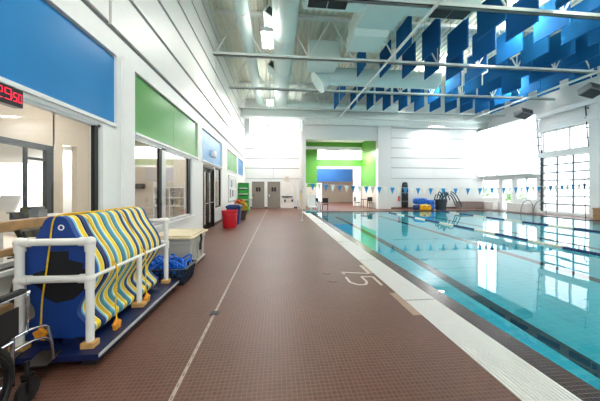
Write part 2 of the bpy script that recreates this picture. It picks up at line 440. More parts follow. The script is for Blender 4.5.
# notice board
nb = thing('notice_board', (XL, 15.5, .9), 'white notice board with papers under the farther green panel', 'notice board')
b = MB(); b.box(XL, XL + .03, 14.2, 17.0, .95, 2.35); obj('board', b, 'trim', nb)
b = MB(); b.box(XL, XL + .045, 14.15, 14.2, .9, 2.4); b.box(XL, XL + .045, 17.0, 17.05, .9, 2.4); b.box(XL, XL + .045, 14.15, 17.05, .9, .95); b.box(XL, XL + .045, 14.15, 17.05, 2.35, 2.4)
obj('frame', b, 'alu', nb)
for (y, z, w_, h_) in ((14.4, 1.75, .4, .5), (14.95, 1.7, .35, .45), (15.5, 1.8, .45, .45), (16.2, 1.7, .5, .55), (14.5, 1.1, .4, .5), (15.2, 1.15, .5, .4), (16.1, 1.1, .4, .45)):
    b = MB(); b.box(XL + .03, XL + .034, y, y + w_, z, z + h_); obj('sheet', b, random.choice(['grey', 'alu', 'stone']), nb)

# ------------------------------------------------------------------ rooms seen through the windows
b = MB()
b.box(-11, -2.9, YS + 6, 13.2, -.2, 0)
struct('office_floor', b, 'stone')
b = MB(); b.box(-11, -2.9, YS + 6, 13.2, 4.15, 4.3); struct('office_ceiling', b, 'white')
b = MB()
b.box(-6.15, -6, 3.0, 7.35, 2.72, 4.15); b.box(-6.15, -6, 7.3, 7.62, 0, 4.15); b.box(-6.15, -6, 7.62, 8.12, 2.85, 4.15); b.box(-6.15, -6, 8.12, 9.6, 0, 4.15)
b.box(-6.15, -6, -2, 3.2, 0, 4.15)
b.box(-11.0, -10.85, -2, 9.6, 0, 4.15); b.box(-11, -2.9, -2.15, -2.0, 0, 4.15)
struct('office_wall', b, 'beige')
b = MB(); b.box(-11, -6.15, 9.45, 9.6, 0, 4.15); struct('office_inner_wall', b, 'white', label='white cross wall deep inside the office', cat='wall')
b = MB()
b.box(-12, -2.9, 13.0, 13.2, 0, 3.1); b.box(-12, -2.9, 13.0, 13.2, 3.72, 4.15)
for x in (-8.6, -7.2, -5.9, -4.6, -3.3): b.box(x, x + .06, 13.0, 13.2, 3.1, 3.72)
b.box(-11, -10.85, 9.6, 13.2, 0, 4.15)
struct('office_end_wall', b, 'beige', label='beige end wall with a strip of high windows, seen through the two pane window', cat='wall')
b = MB(); b.box(-6.08, -5.98, 3.2, 7.3, 2.58, 2.72); b.box(-6.08, -5.98, 7.1, 7.3, 0, 2.58); b.box(-6.05, -6.0, 6.55, 6.62, 0, 2.58); b.box(-6.05, -6.0, 6.62, 7.1, 2.3, 2.36)
struct('trim_6', b, 'louver', label='dark steel frame of the opening inside the office', cat='frame')
b = MB(); b.box(-10.7, -8.15, 9.40, 9.44, 0.6, 2.45); struct('window_4', b, 'panel_light', label='bright lit window blind inside the office', cat='window')
for (x, y, l) in ((-4.4, 3.2, 'added flat ceiling light inside the office near the clock'), (-4.4, 7.0, 'added flat ceiling light inside the room behind the two pane window'), (-5.2, 11.2, 'added flat ceiling light by the high strip windows')):
    t = thing('ceiling_light', (x, y, 4.15), l, 'light', 'added office ceiling lights')  # ceiling lights added to brighten the rooms behind the glass
    b = MB(); b.box(x - .65, x + .65, y - .17, y + .17, 4.08, 4.149); obj('housing', b, 'trim', t)
    b = MB(); b.box(x - .61, x + .61, y - .13, y + .13, 4.07, 4.08); obj('diffuser', b, 'panel_light', t)
    L = bpy.data.lights.new('panel_glow', 'AREA'); L.energy = 38; L.shape = 'RECTANGLE'; L.size = 1.2; L.size_y = .25; L.color = (1, .95, .88)
    o = bpy.data.objects.new('panel_glow', L); C.objects.link(o); o.location = (0, 0, -.1); o.parent = t
t = thing('pendant_light', (-7.1, 8.9, 3.0), 'flat pendant light deep inside the office', 'light')
b = MB(); b.box(-7.7, -6.5, 8.75, 9.05, 3.02, 3.1); obj('housing', b, 'trim', t)
b = MB(); b.box(-7.66, -6.54, 8.78, 9.02, 3.0, 3.02); obj('diffuser', b, 'panel_light', t)
b = MB(); b.tube([(-7.1, 8.9, 3.1), (-7.1, 8.9, 4.15)], .015, 6); obj('hanger', b, 'alu', t)
L = bpy.data.lights.new('panel_glow', 'AREA'); L.energy = 60; L.shape = 'RECTANGLE'; L.size = 1.1; L.size_y = .25
o = bpy.data.objects.new('panel_glow', L); C.objects.link(o); o.location = (0, 0, -.05); o.parent = t
# desk with things, seen behind the rack
ds = thing('desk', (-5.1, 5.6, 0), 'white desk inside the office behind the window', 'desk')
b = MB(); b.box(-5.6, -4.6, 4.6, 6.8, .92, .97); obj('desktop', b, 'trim', ds)
for (x, y) in ((-5.55, 4.65), (-4.65, 4.65), (-5.55, 6.75), (-4.65, 6.75)):
    b = MB(); b.box(x - .03, x + .03, y - .03, y + .03, 0, .92); obj('leg', b, 'alu', ds)
ox, oy = -5.9, 6.15
oc = thing('office_chair', (ox, oy, 0), 'pale desk chair with a slanted back inside the office', 'chair')
b = MB(); b.obox((ox, oy - .1, 1.2), (.42, .05, .5), Matrix.Rotation(R(-24), 3, 'X')); obj('backrest', b, 'trim', oc, bevel=.02)
b = MB(); b.box(ox - .24, ox + .24, oy - .05, oy + .4, .62, .68); obj('seat', b, 'grey', oc, bevel=.02)
b = MB(); b.tube([(ox, oy + .2, .05), (ox, oy + .2, .62)], .03); b.tube([(ox - .28, oy + .2, .04), (ox + .28, oy + .2, .04)], .02); b.tube([(ox, oy - .08, .04), (ox, oy + .48, .04)], .02); b.tube([(ox, oy, .65), (ox, oy - .05, 1.0)], .02); obj('pedestal', b, 'louver', oc)
for (x, y, w_, h_, m, l, n, ca) in ((-5.1, 5.0, .34, .2, 'stone', 'small pale box on the office desk', 'storage_box', 'box'), (-5.2, 5.5, .3, .14, 'louver', 'low dark tray on the office desk', 'paper_tray', 'tray'), (-5.1, 5.85, .2, .24, 'grey', 'grey telephone on the office desk', 'telephone', 'telephone'), (-4.95, 4.72, .14, .3, 'binblue', 'dark blue bottle on the near end of the office desk', 'bottle', 'bottle')):
    b = MB()
    if n == 'bottle': b.lathe([(0, 0), (.06, .0), (.06, .2), (.02, .25), (.02, .3), (0, .3)], (x, y, .97), 12)
    else: b.box(x - .1, x + .1, y - w_ / 2, y + w_ / 2, .97, .97 + h_ * .7); b.obox((x, y, .97 + h_ * .8), (.12, w_ * .8, h_ * .3), Matrix.Rotation(.1, 3, 'Y'))
    obj(n, b, m, label=l, cat=ca, loc=(x, y, .97))
# cabinet with plant behind the gap
b = MB(); b.box(-8.4, -7.7, 9.0, 9.4, 0, .95); b.box(-8.42, -7.68, 8.98, 9.42, .95, .98)
obj('cabinet', b, 'louver', label='dark low cabinet deep inside the office', cat='cabinet', loc=(-8, 9.2, 0))
# dispenser and shelf on the end wall
b = MB(); b.box(-6.95, -6.5, 12.82, 12.99, 1.6, 1.86); b.lathe([(.1, 0), (.1, .5)], (-6.95, 12.88, 1.73), 12, Matrix.Rotation(PI / 2, 3, 'Y'))
obj('projector', b, 'black', label='black and blue device on the wall behind the two pane window', cat='device', loc=(-6.7, 12.9, 1.6))
sh = thing('shelf_unit', (-5.2, 12.7, 0), 'white open shelf unit behind the two pane window', 'shelf')
for z in (.1, .75, 1.15, 1.65):
    b = MB(); b.box(-5.9, -4.5, 12.6, 12.98, z, z + .04); obj('shelf', b, 'trim', sh)
for x in (-5.92, -5.2, -4.5):
    b = MB(); b.box(x, x + .04, 12.6, 12.98, 0, 1.95); obj('upright', b, 'trim', sh)
k = 0
for z in (.79, 1.19):
    for x in (-5.75, -5.5, -5.02, -4.75):
        b = MB(); b.lathe([(0, 0), (.05, 0), (.055, .02), (.015, .05), (.015, .12), (.07, .2), (.075, .28), (.0, .28)], (x, 12.75, z), 12)
        obj('trophy', b, 'alu' if k % 2 else 'grey', smooth=True, label='small %s cup, %s from the left on the %s shelf of the white unit' % ('silver' if k % 2 else 'grey', ORD[k % 4], 'lower' if z < 1 else 'upper'), cat='cup', group='cups on the white shelf unit', loc=(x, 12.75, z)); k += 1

# ------------------------------------------------------------------ end walls
ZK = [2.56 + 0.825 * k for k in range(0, 8)]
def clad_wall(b, x0, x1, y, z0, z1, joints):
    b.box(x0, x1, y, y + .2, z0, z1, 1)
    zz = [z0] + [z for z in ZK if z0 + .1 < z < z1 - .1] + [z1]
    jj = [x0] + joints + [x1]
    for a, c in zip(jj, jj[1:]):
        for p, q in zip(zz, zz[1:]):
            b.box(a + .008, c - .008, y - .03, y, p + .025, q - .025, 0)
b = MB()
b.box(XL, 2.0, YB, YB + .2, 0, 2.5, 0)
clad_wall(b, XL, 2.0, YB, 2.5, 5.75, [-.3])
b.box(XL, -2.35, YB, YB + .2, 5.75, 8.5, 0); b.box(1.95, 2.0, YB, YB + .2, 5.75, 8.5, 0); b.box(XL, 2.0, YB, YB + .2, 8.5, ZT + .2, 0)
b.box(2.0, 2.3, YR + .25, YB, 0, ZT, 0)
struct('wall_far_left', b, ['clad', 'reveal'], label='white ribbed end wall with the restroom doors', cat='wall')
b = MB()
b.box(-2.35, 1.95, YB + .05, YB + .12, 5.75, 5.83); b.box(-2.35, 1.95, YB + .05, YB + .12, 8.42, 8.5)
for x in (-2.35, -.95, .45, 1.89): b.box(x, x + .06, YB + .05, YB + .12, 5.75, 8.5)
w = struct('window_5', b, 'trim'); b = MB(); b.box(-2.35, 1.95, YB + .08, YB + .085, 5.8, 8.45); obj('glass_pane', b, 'glass', w)
b = MB(); b.box(XL, 2.0, YB - .02, YB, 0, .13); b.box(8.25, XR, YR - .05, YR - .03, 0, .12); struct('baseboard_end', b, 'brownbase')
b = MB()
b.box(2.0, 2.3, YR, YR + .25, 0, 7.2, 0); b.box(2.3, 8.2, YR, YR + .25, 5.62, 7.2, 0)
b.box(8.2, XR, YR, YR + .25, 0, 2.5, 0)
clad_wall(b, 9.4, 16.9, YR, 2.5, 6.85, [13.1])
b.box(8.2, 9.3, YR - .22, YR, 0, 6.85, 0)
b.box(8.2, XR, YR + .012, YR + .25, 2.5, ZT + .2, 0)
b.box(2.0, 8.2, YR, YR + .25, 7.2, ZT + .2, 0)
struct('wall_far', b, ['clad', 'reveal'], label='white ribbed wall behind the far end of the pool', cat='wall')
b = MB(); b.box(XL, XR, 19.35, 19.6, 7.35, 7.75); b.box(XL, XR, 19.15, 19.88, 7.15, 7.38); b.box(2.2, XR, 19.45, 19.85, 6.75, 7.15)
struct('end_beam', b, 'steel', label='long pale beam above the far end of the pool', cat='beam')
# lobby behind the opening
b = MB()
GW = 24.0
b.box(1.9, 3.86, GW, GW + .2, 1.84, 6.3); b.box(3.86, 9.2, GW, GW + .2, 3.85, 4.5); b.box(3.86, 9.2, GW, GW + .2, 5.5, 6.3); b.box(8.25, 9.6, GW, GW + .2, 1.86, 3.85); b.box(9.2, 9.6, GW, GW + .2, 3.85, 6.3)
b.box(8.3, 8.45, YR + .25, GW, 1.86, 6.2)
struct('wall_green', b, 'grass', label='bright green wall inside the opening at the far end', cat='wall')
b = MB(); b.box(1.9, 3.86, GW, GW + .2, 0, 1.84); b.box(8.25, 9.6, GW, GW + .2, 0, 1.86); b.box(8.3, 8.45, YR + .25, GW, 0, 1.86); b.box(8.25, 8.3, GW, GW + .3, 0, 1.8)
struct('wall_stone', b, 'stone', label='pale stone base of the green wall', cat='wall')
b = MB(); b.box(3.86, 8.25, GW - .02, GW + .2, 3.62, 3.85); b.box(7.5, 8.25, GW - .01, GW + .2, 0, 3.62); struct('trim_10', b, 'trim', label='white frame around the passage in the green wall', cat='trim')
b = MB(); b.box(2, 9.7, YR + .25, 31, 6.2, 6.4); struct('lobby_ceiling', b, 'white')
b = MB(); b.box(1.9, 2.0, YR + .25, 31, 0, 6.3); b.box(9.6, 9.8, YR + .25, 31, 0, 6.3); b.box(1.9, 9.7, 31, 31.2, 2.4, 6.3); b.box(1.9, 9.7, 31, 31.2, 0, .15); b.box(5.6, 9.7, 31, 31.2, .15, 2.4)
struct('lobby_wall', b, 'stone')
b = MB(); b.box(3.0, 9.0, 29.2, 29.4, 2.55, 4.1); struct('trim_7', b, 'bandblue', label='deep blue bulkhead seen through the green wall opening', cat='bulkhead')
b = MB()
for x in (3.86, 5.18, 6.5, 7.85, 9.14): b.box(x, x + .06, GW + .05, GW + .12, 4.5, 5.5)
b.box(3.86, 9.2, GW + .05, GW + .12, 4.5, 4.56); b.box(3.86, 9.2, GW + .05, GW + .12, 5.44, 5.5)
w = struct('window_6', b, 'trim'); b = MB(); b.box(3.9, 9.16, GW + .14, GW + .16, 4.5, 5.5); obj('lit_pane', b, 'panel_light', w)
b = MB(); b.box(2.3, 7.6, 22.0, 22.25, 5.2, 5.42); struct('lobby_beam', b, 'trim', label='white beam crossing in front of the green wall', cat='beam')
t = thing('ceiling_light', (5.2, 27.2, 6.2), 'added flat ceiling light deep in the lobby behind the green wall', 'light')  # unseen light added to brighten the back of the lobby
b = MB(); b.box(4.2, 6.2, 27.0, 27.4, 6.1, 6.199); obj('housing', b, 'trim', t)
b = MB(); b.box(4.25, 6.15, 27.05, 27.35, 6.08, 6.1); obj('diffuser', b, 'panel_light', t)
L = bpy.data.lights.new('panel_glow', 'AREA'); L.energy = 300; L.shape = 'RECTANGLE'; L.size = 1.8; L.size_y = .3
o = bpy.data.objects.new('panel_glow', L); C.objects.link(o); o.location = (0, 0, -.15); o.parent = t
for (x, l) in ((5.0, 'added flat lamp under the white beam, left one'), (7.2, 'added flat lamp under the white beam, right one')):
    t = thing('ceiling_light', (x, 22.1, 5.2), l, 'light', 'added lobby lamps')  # lamps added to light the lobby inside the opening
    b = MB(); b.box(x - .5, x + .5, 21.95, 22.3, 5.08, 5.199); obj('housing', b, 'trim', t)
    b = MB(); b.box(x - .45, x + .45, 22.0, 22.25, 5.06, 5.08); obj('diffuser', b, 'panel_light', t)
    L = bpy.data.lights.new('panel_glow', 'AREA'); L.energy = 170; L.shape = 'RECTANGLE'; L.size = .9; L.size_y = .25
    o = bpy.data.objects.new('panel_glow', L); C.objects.link(o); o.location = (0, 0, -.15); o.parent = t

# doors in the end wall
def flush_door(name, x0, x1, m, lab, sign):
    t = thing(name, ((x0 + x1) / 2, YB, 0), lab, 'door', kind='structure')
    b = MB(); b.box(x0 - .06, x0, YB - .06, YB, 0, 2.26); b.box(x1, x1 + .06, YB - .06, YB, 0, 2.26); b.box(x0 - .06, x1 + .06, YB - .06, YB, 2.2, 2.26)
    obj('door_frame', b, m, t)
    b = MB(); b.box(x0, x1, YB - .045, YB - .005, .01, 2.2); obj('door_leaf', b, m, t)
    if sign:
        for q in (-.19, .02):
            xc = (x0 + x1) / 2
            b = MB(); b.box(xc + q, xc + q + .17, YB - .055, YB - .045, 1.42, 1.78); obj('sign_plate', b, 'clockbody', t)
        b = MB(); b.box(x0 + .06, x0 + .12, YB - .1, YB - .045, 1.0, 1.18); obj('door_pull', b, 'chrome', t)
    return t
flush_door('door_2', -2.03, -1.12, 'doorgrey', 'taupe restroom door nearest the window wall', True)
flush_door('door_3', -.74, .2, 'doorgrey', 'taupe restroom door beside the white door', True)
d = flush_door('door_4', .36, 1.36, 'benchpale', 'white door with a dark push bar beside the restroom doors', False)
b = MB(); b.box(.42, 1.3, YB - .12, YB - .045, .93, 1.03); obj('push_bar', b, 'louver', d)
for x in (.6, 1.22):
    b = MB(); b.box(x, x + .14, YB - .07, YB - .045, .55, .75); obj('kick_plate', b, 'louver', d)
t = thing('wall_clock', (.85, YB, 2.4), 'round grey wall clock above the white door', 'clock')
b = MB(); b.lathe([(0, 0), (.24, 0), (.26, .02), (.26, .05), (.235, .06), (.235, .045), (0, .045)], (.85, YB, 2.47), 28, Matrix.Rotation(PI / 2, 3, 'X')); obj('case', b, 'stone', t, smooth=True)
b = MB(); b.bar((.85, YB - .05, 2.47), (.85, YB - .05, 2.63), .02, .01); b.bar((.85, YB - .05, 2.47), (.96, YB - .05, 2.42), .02, .01); obj('hand', b, 'louver', t)

# ------------------------------------------------------------------ garage door wall on the right
b = MB()
W0, W1 = XR, XR + .3
b.box(W0, W1, YS, 6.0, 0, ZT + .2); b.box(W0, W1, 9.2, 12.47, 0, ZT + .2); b.box(W0, W1, 6, 9.2, 0, .9); b.box(W0, W1, 6, 9.2, 4.2, ZT + .2)
b.box(W0, W1, 12.47, 15.19, 5.4, ZT + .2); b.box(W0, W1, 12.47, 15.19, 3.7, 4.0)
b.box(W0, W1, 15.19, 15.45, 0, ZT + .2)
b.box(W0, W1, 15.45, YR, 2.4, ZT + .2)
b.box(W0, W1, 15.45, 17.0, 0, .87); b.box(W0, W1, 17.0, 17.25, 0, 2.4); b.box(W0, W1, 18.2, 18.4, 0, 2.4); b.box(W0, W1, 18.4, YR, 0, .87)
struct('wall_right', b, 'white')
b = MB(); b.box(W0 - .12, W1, 12.3, 15.4, 0, .14); struct('trim_8', b, 'trim', label='low white sill under the glass overhead door', cat='sill')
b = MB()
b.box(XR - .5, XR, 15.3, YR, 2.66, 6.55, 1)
jj = [15.3, 17.95]
zz = [2.66] + [z for z in ZK if 2.8 < z < 6.4] + [6.55]
for a, c in zip(jj, jj[1:]):
    for p, q in zip(zz, zz[1:]): b.box(XR - .53, XR - .5, a + .012, c - .012, p + .012, q - .012, 0)
b.box(XR - .56, XR, 15.22, 15.3, 2.6, 6.6, 0)
struct('wall_right_cladding', b, ['glowing', 'clad'], label='white boxed out wall section above the low windows', cat='wall')
b = MB()
for q in (0, .5, 1): b.box(XR - .56, XR - .5, 17.95 + q * (YR - .08 - 17.95), 18.02 + q * (YR - .08 - 17.95), 2.66, 6.55)
for z in (2.66, 6.48): b.box(XR - .56, XR - .5, 17.95, YR, z, z + .07)
w = struct('window_11', b, 'trim', label='bright translucent daylight panel in the boxed out wall', cat='window')
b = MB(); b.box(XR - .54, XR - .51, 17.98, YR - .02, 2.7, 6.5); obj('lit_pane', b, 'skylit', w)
b = MB(); b.box(XR - .22, XR, 12.3, 15.3, 3.7, 3.98); b.box(XR - .3, XR, 11.9, 15.3, 5.4, 5.7); b.box(XR - .12, XR, 11.9, 15.3, 5.75, 6.1); b.box(XR - .35, XR, 11.0, 15.3, 6.3, 6.6)
b.box(XR - .25, XR, 12.0, 12.42, 0, 6.3)
struct('trim_9', b, 'trim', label='white header beams and post around the glass overhead door', cat='beam')
w = wall_window('window_7', XR + .15, 12.6, 15.1, 4.0, 5.38, [(13.55, 13.63), (14.3, 14.36)], 'alu', .06, .1)
w = wall_window('window_8', XR + .15, 15.45, 17.0, .87, 2.4, [(16.2, 16.26)], 'trim', .06, .1)
w = wall_window('window_9', XR + .15, 18.4, YR - .05, .87, 2.4, [], 'trim', .06, .1)
w = wall_window('door_5', XR + .15, 17.25, 18.2, 0.02, 2.4, [], 'trim', .08, .1)
b = MB(); b.tube([(XR + .03, 17.4, .9), (XR - .02, 17.4, .9), (XR - .02, 17.4, 1.4), (XR + .03, 17.4, 1.4)], .015, 8); obj('door_pull', b, 'chrome', w, smooth=True)
w = wall_window('window_10', XR + .15, 6.0, 9.2, .9, 4.2, [(7.0, 7.06), (8.1, 8.16)], 'alu', .06, .1, bars=(2.0, 3.1))
gd = thing('overhead_door', (XR + .05, 13.83, .14), 'glazed overhead door with a grid of panes on the right wall', 'door')
nrow = 7; z0, z1, y0, y1 = .15, 3.68, 12.5, 15.17
for r in range(nrow):
    za = z0 + (z1 - z0) * r / nrow; zb = z0 + (z1 - z0) * (r + 1) / nrow - .004
    b = MB(); b.box(XR + .04, XR + .09, y0, y1, za, za + .04); b.box(XR + .04, XR + .09, y0, y1, zb - .04, zb)
    for k in range(4):
        yy = y0 + (y1 - y0 - .08) * k / 3; b.box(XR + .041, XR + .089, yy, yy + .08, za, zb)
    s = obj('door_section', b, 'gframe', gd)
    b = MB(); b.box(XR + .06, XR + .068, y0 + .04, y1 - .04, za + .03, zb - .03); obj('glass_pane', b, 'glass', s)
for (yy, s) in ((12.47, 1), (15.12, -1)):
    b = MB(); b.box(XR - .02, XR + .04, yy, yy + .08, .14, 4.2)
    for k in range(14): b.box(XR - .06, XR - .02, yy, yy + .1, .3 + k * .27, .36 + k * .27)
    obj('door_track', b, 'louver', gd)
for (yy) in (12.55, 15.2):
    b = MB(); b.tube([(XR - .12, yy, 4.0), (XR - .3, yy - .0, 6.4)], .025, 8)
    for k in range(4): b.box(XR - .32, XR - .02, yy - .03, yy + .03, 4.5 + k * .55, 4.54 + k * .55)
    obj('lift_track', b, 'darkmetal', gd)
# outside
b = MB(); b.box(XR + .3, 45, -20, 50, -.3, -.1); struct('ground_outside', b, 'outground')
def shrub(x, y, z, r, label):
    t = thing('shrub', (x, y, z), label, 'shrub', 'shrubs outside the windows')
    b = MB()
    for k in range(420):
        a = random.uniform(0, 2 * PI); e = random.uniform(0, PI / 2); q = r * random.uniform(.55, 1)
        p = Vector((x + q * math.cos(a) * math.cos(e), y + q * math.sin(a) * math.cos(e), z + .1 + q * 1.2 * math.sin(e)))
        m = Matrix.Rotation(random.uniform(0, 6.28), 3, 'Z') @ Matrix.Rotation(random.uniform(0, 3), 3, 'X')
        vs = [p + m @ Vector(v) for v in ((-.16, 0, 0), (0, .08, .01), (.16, 0, 0), (0, -.08, .01))]
        b.add(vs, [(0, 1, 2, 3)])
    obj('foliage', b, 'leafg', t); b = MB()
    for k in range(4): b.tube([(x, y, z), (x + random.uniform(-.3, .3) * r, y + random.uniform(-.3, .3) * r, z + r * .9)], .02, 6)
    obj('stem', b, 'plank', t)
shrub(21.8, 25.0, -.1, 1.8, 'green shrub outside the low window nearest the far corner')
shrub(26.4, 25.6, -.1, 1.3, 'green shrub outside the glass side door')

# ------------------------------------------------------------------ wall behind the camera (glazed)
b = MB(); b.box(XL, XR, YS - .2, YS, 0, .9); b.box(XL, XR, YS - .2, YS, 4.2, ZT + .2)
for x in (-2.7, 1.2, 5.2, 9.2, 13.2, 17.3): b.box(x, x + .3, YS - .2, YS, .9, 4.2)
struct('wall_near', b, 'white')

# ------------------------------------------------------------------ roof
b = MB(); prof = []
x = XL - .2
while x < XR + .3:
    prof += [(x, ZT), (x + .11, ZT), (x + .14, ZT + .08), (x + .25, ZT + .08)]; x += .28
n = len(prof)
vs = [(p[0], YS - .2, p[1]) for p in prof] + [(p[0], YB + .2, p[1]) for p in prof]
b.add(vs, [(i, i + 1, n + i + 1, n + i) for i in range(n - 1)])
b.box(XL - .2, XR + .3, YS - .2, YB + .2, ZT + .1, ZT + .3)
struct('ceiling', b, 'roof')
for i, y in enumerate((-3.1, .4, 3.9, 7.4, 10.9, 14.4, 17.9)):
    t = thing('roof_joist', (7.5, y, 7.3), 'pale open web steel joist spanning the hall, %s' % ['farthest behind', 'second behind', 'above the mat rack', 'first one across the top of the picture', 'second of the four in view', 'third of the four in view', 'last one before the end beam'][i], 'joist', 'roof joists')
    b = MB(); b.box(XL, XR, y - .07, y - .012, 7.28, 7.40); b.box(XL, XR, y + .012, y + .07, 7.28, 7.40); b.box(XL, XR, y - .07, y + .07, 7.28, 7.295); obj('bottom_chord', b, 'steel', t)
    b = MB(); b.box(XL, XR, y - .08, y + .08, 9.05, 9.19); obj('top_chord', b, 'steel', t)
    b = MB(); xx = XL + .1; up = True; st = 1.72
    while xx < XR - st:
        b.bar((xx, y, 7.36 if up else 9.1), (xx + st / 2 * 1.16, y, 9.1 if up else 7.36), .045, .045)
        if up is False: b.bar((xx + st / 2 * 1.16, y, 7.36), (xx + st / 2 * 1.16, y, 9.1), .03, .03)
        up = not up; xx += st / 2 * 1.16
    obj('web', b, 'steel', t)
# pipes along the hall
for (x, z, r, l) in ((4.85, 7.2, .055, 'slim pale pipe running the length of the roof left of the blue baffles'), (15.3, 7.2, .06, 'slim pale pipe running the length of the roof beyond the blue baffles')):
    b = MB(); b.tube([(x, YS, z), (x, 19.3, z)], r, 12); o = obj('ceiling_pipe', b, 'steel', smooth=True, label=l, cat='pipe', group='ceiling pipes', loc=(x, 6, z))
# round ducts
def elbow(p, q, s, n=8):
    return [Vector(p).lerp(Vector(q), 0) * 1]
t = thing('air_duct', (-1.26, 8, 8.0), 'slim round white duct nearest the window wall, turning along the end beam', 'duct', 'air ducts')
pts = [(-1.26, YS + .1, 8.0), (-1.26, 17.9, 8.0)] + [(-1.26 + .9 * (1 - math.cos(a)), 17.9 + .9 * math.sin(a), 8.0) for a in [R(10 * k) for k in range(1, 10)]] + [(9.5, 18.8, 8.0)]
b = MB(); b.tube(pts, .26, 20); obj('duct_run', b, 'duct', t, smooth=True)
for y in (0, 3, 6, 9, 12, 15):
    b = MB(); b.tube([(-1.26, y, 8.0), (-1.26, y + .06, 8.0)], .275, 20); obj('coupling', b, 'steel', t, smooth=True)
t = thing('air_duct', (.3, 8, 8.0), 'large round white duct running above the deck with slanted side registers', 'duct', 'air ducts')
b = MB(); b.tube([(.3, YS + .1, 8.0), (.3, 18.4, 8.0)], .47, 28); obj('duct_run', b, 'duct', t, smooth=True)
for y in (1.2, 4.2, 7.2, 10.2, 13.2, 16.2):
    b = MB(); b.tube([(.3, y, 8.0), (.3, y + .06, 8.0)], .485, 28); obj('coupling', b, 'steel', t, smooth=True)
for y in (9.7, 13.6, 5.6):
    b = MB(); m = Matrix.Rotation(R(35), 3, 'Y'); c = Vector((.3, y, 8.0)) + m @ Vector((-.62, 0, 0)) + Vector((0, 0, -.25))
    b.obox(c, (.5, .9, .34), m); rg = obj('register', b, 'duct', t)
    b = MB(); b.obox(c + m @ Vector((-.255, 0, 0)), (.02, .8, .27), m)
    b.obox(c + Vector((0, -.455, 0)), (.36, .02, .25), m); obj('louver', b, 'louver', rg)
# cross duct
t = thing('air_duct', (6, 13.55, 7.8), 'round white duct crossing above the pool with an open bell end', 'duct', 'air ducts')
b = MB(); b.tube([(2.7, 13.55, 7.8), (9.1, 13.55, 7.8)], .46, 28); obj('duct_run', b, 'duct', t, smooth=True)
b = MB(); b.tube([(2.2, 13.55, 7.42), (2.45, 13.55, 7.6), (2.7, 13.55, 7.78)], [.62, .5, .46], 28, cap=True); obj('bell_end', b, 'duct', t, smooth=True)
for x in (3.4, 8.4):
    b = MB(); b.tube([(x, 13.55, 8.2), (x, 13.55, ZT)], .012, 6); obj('hanger', b, 'darkmetal', t)
# rectangular supply trunk with drop box
t = thing('air_duct', (3.7, 7, 8.2), 'big rectangular white duct dropping to a boxed outlet', 'duct', 'air ducts')
b = MB(); b.box(3.0, 4.5, YS + .1, 9.4, 7.75, 8.55); obj('duct_run', b, 'duct', t, bevel=.03)
b = MB()
vs = [(2.95, 9.4, 7.5), (4.3, 9.4, 7.5), (4.3, 10.5, 7.5), (2.95, 10.5, 7.5), (3.0, 9.1, 8.5), (4.5, 9.1, 8.5), (4.5, 10.3, 8.5), (3.0, 10.3, 8.5)]
b.add(vs, [(0, 3, 2, 1), (4, 5, 6, 7), (0, 1, 5, 4), (1, 2, 6, 5), (2, 3, 7, 6), (3, 0, 4, 7)]); obj('drop_box', b, 'duct', t)
t = thing('air_duct', (2, 12, 8.3), 'boxed grey duct hanging above the deck behind the second joist', 'duct', 'air ducts')
b = MB(); b.box(1.5, 3.0, 11.6, 13.0, 7.7, 8.6); obj('duct_run', b, 'duct', t, bevel=.03)
# cross trunk carrying the dark grilles
for (xa, xb, l) in ((.9, 2.98, 'flat white branch duct at the top of the view, above the deck'), (4.52, 6.9, 'flat white branch duct at the top of the view, beside the baffles')):
    t = thing('air_duct', ((xa + xb) / 2, 8.1, 7.9), l, 'duct', 'air ducts')
    b = MB(); b.box(xa, xb, 7.85, 8.6, 7.80, 8.2); obj('duct_run', b, 'duct', t, bevel=.02)
def grille(x0, x1, y, z, label):
    t = thing('duct_grille', ((x0 + x1) / 2, y, z), label, 'grille', 'dark duct grilles')
    xm = (x0 + x1) / 2
    b = MB(); b.box(x0, x1, y, y + .5, z, z + .05); obj('frame', b, 'duct', t)
    for (a, c) in ((x0 + .03, xm - .015), (xm + .015, x1 - .03)):
        b = MB(); b.box(a, c, y + .04, y + .46, z - .012, z)
        for k in range(10): b.box(a, c, y + .05 + k * .041, y + .065 + k * .041, z - .02, z - .01)
        obj('louver', b, 'louver', t)
grille(1.0, 2.36, 7.95, 7.75, 'dark double grille under the duct at the top, above the deck')
grille(5.35, 6.75, 8.05, 7.75, 'dark double grille under the duct at the top, beside the blue baffles')
# lamps
def lamp(x, y, z, label, power=120, up=14):
    t = thing('hanging_light', (x, y, z), label, 'light', 'hanging tube lights')
    b = MB(); b.box(x - .22, x + .22, y - .55, y + .55, z + .06, z + .12); b.box(x - .22, x + .22, y - .57, y - .53, z - .02, z + .1); b.box(x - .22, x + .22, y + .53, y + .57, z - .02, z + .1); obj('housing', b, 'trim', t)
    for q in (-.1, .1):
        b = MB(); b.tube([(x + q, y - .52, z + .02), (x + q, y + .52, z + .02)], .045, 10); obj('tube', b, 'lamp', t, smooth=True)
    b = MB()
    for q in (-.45, .45): b.tube([(x, y + q, z + .12), (x, y + q, ZT)], .008, 6)
    obj('hanger', b, 'darkmetal', t)
    L = bpy.data.lights.new('tube_glow', 'AREA'); L.energy = power; L.shape = 'RECTANGLE'; L.size = .4; L.size_y = 1.0; L.color = (1, .96, .9)
    U = L.copy(); U.energy = up; U.size = .3
    for q in (0, 1):
        o = bpy.data.objects.new('tube_glow', U if q else L); C.objects.link(o); o.location = (0, 0, -.05 + q * .3); o.rotation_euler = (PI * q, 0, 0); o.parent = t
lamp(-.36, 9.4, 7.15, 'bright twin tube light hanging between the two round ducts, nearer one', 70)
lamp(-.45, 16.1, 7.15, 'bright twin tube light hanging between the two round ducts, farther one', 190, 18)
lamp(-.36, 2.6, 7.15, 'added twin tube light hanging above the mat rack, out of view', 60)  # out of view, added as fill over the deck
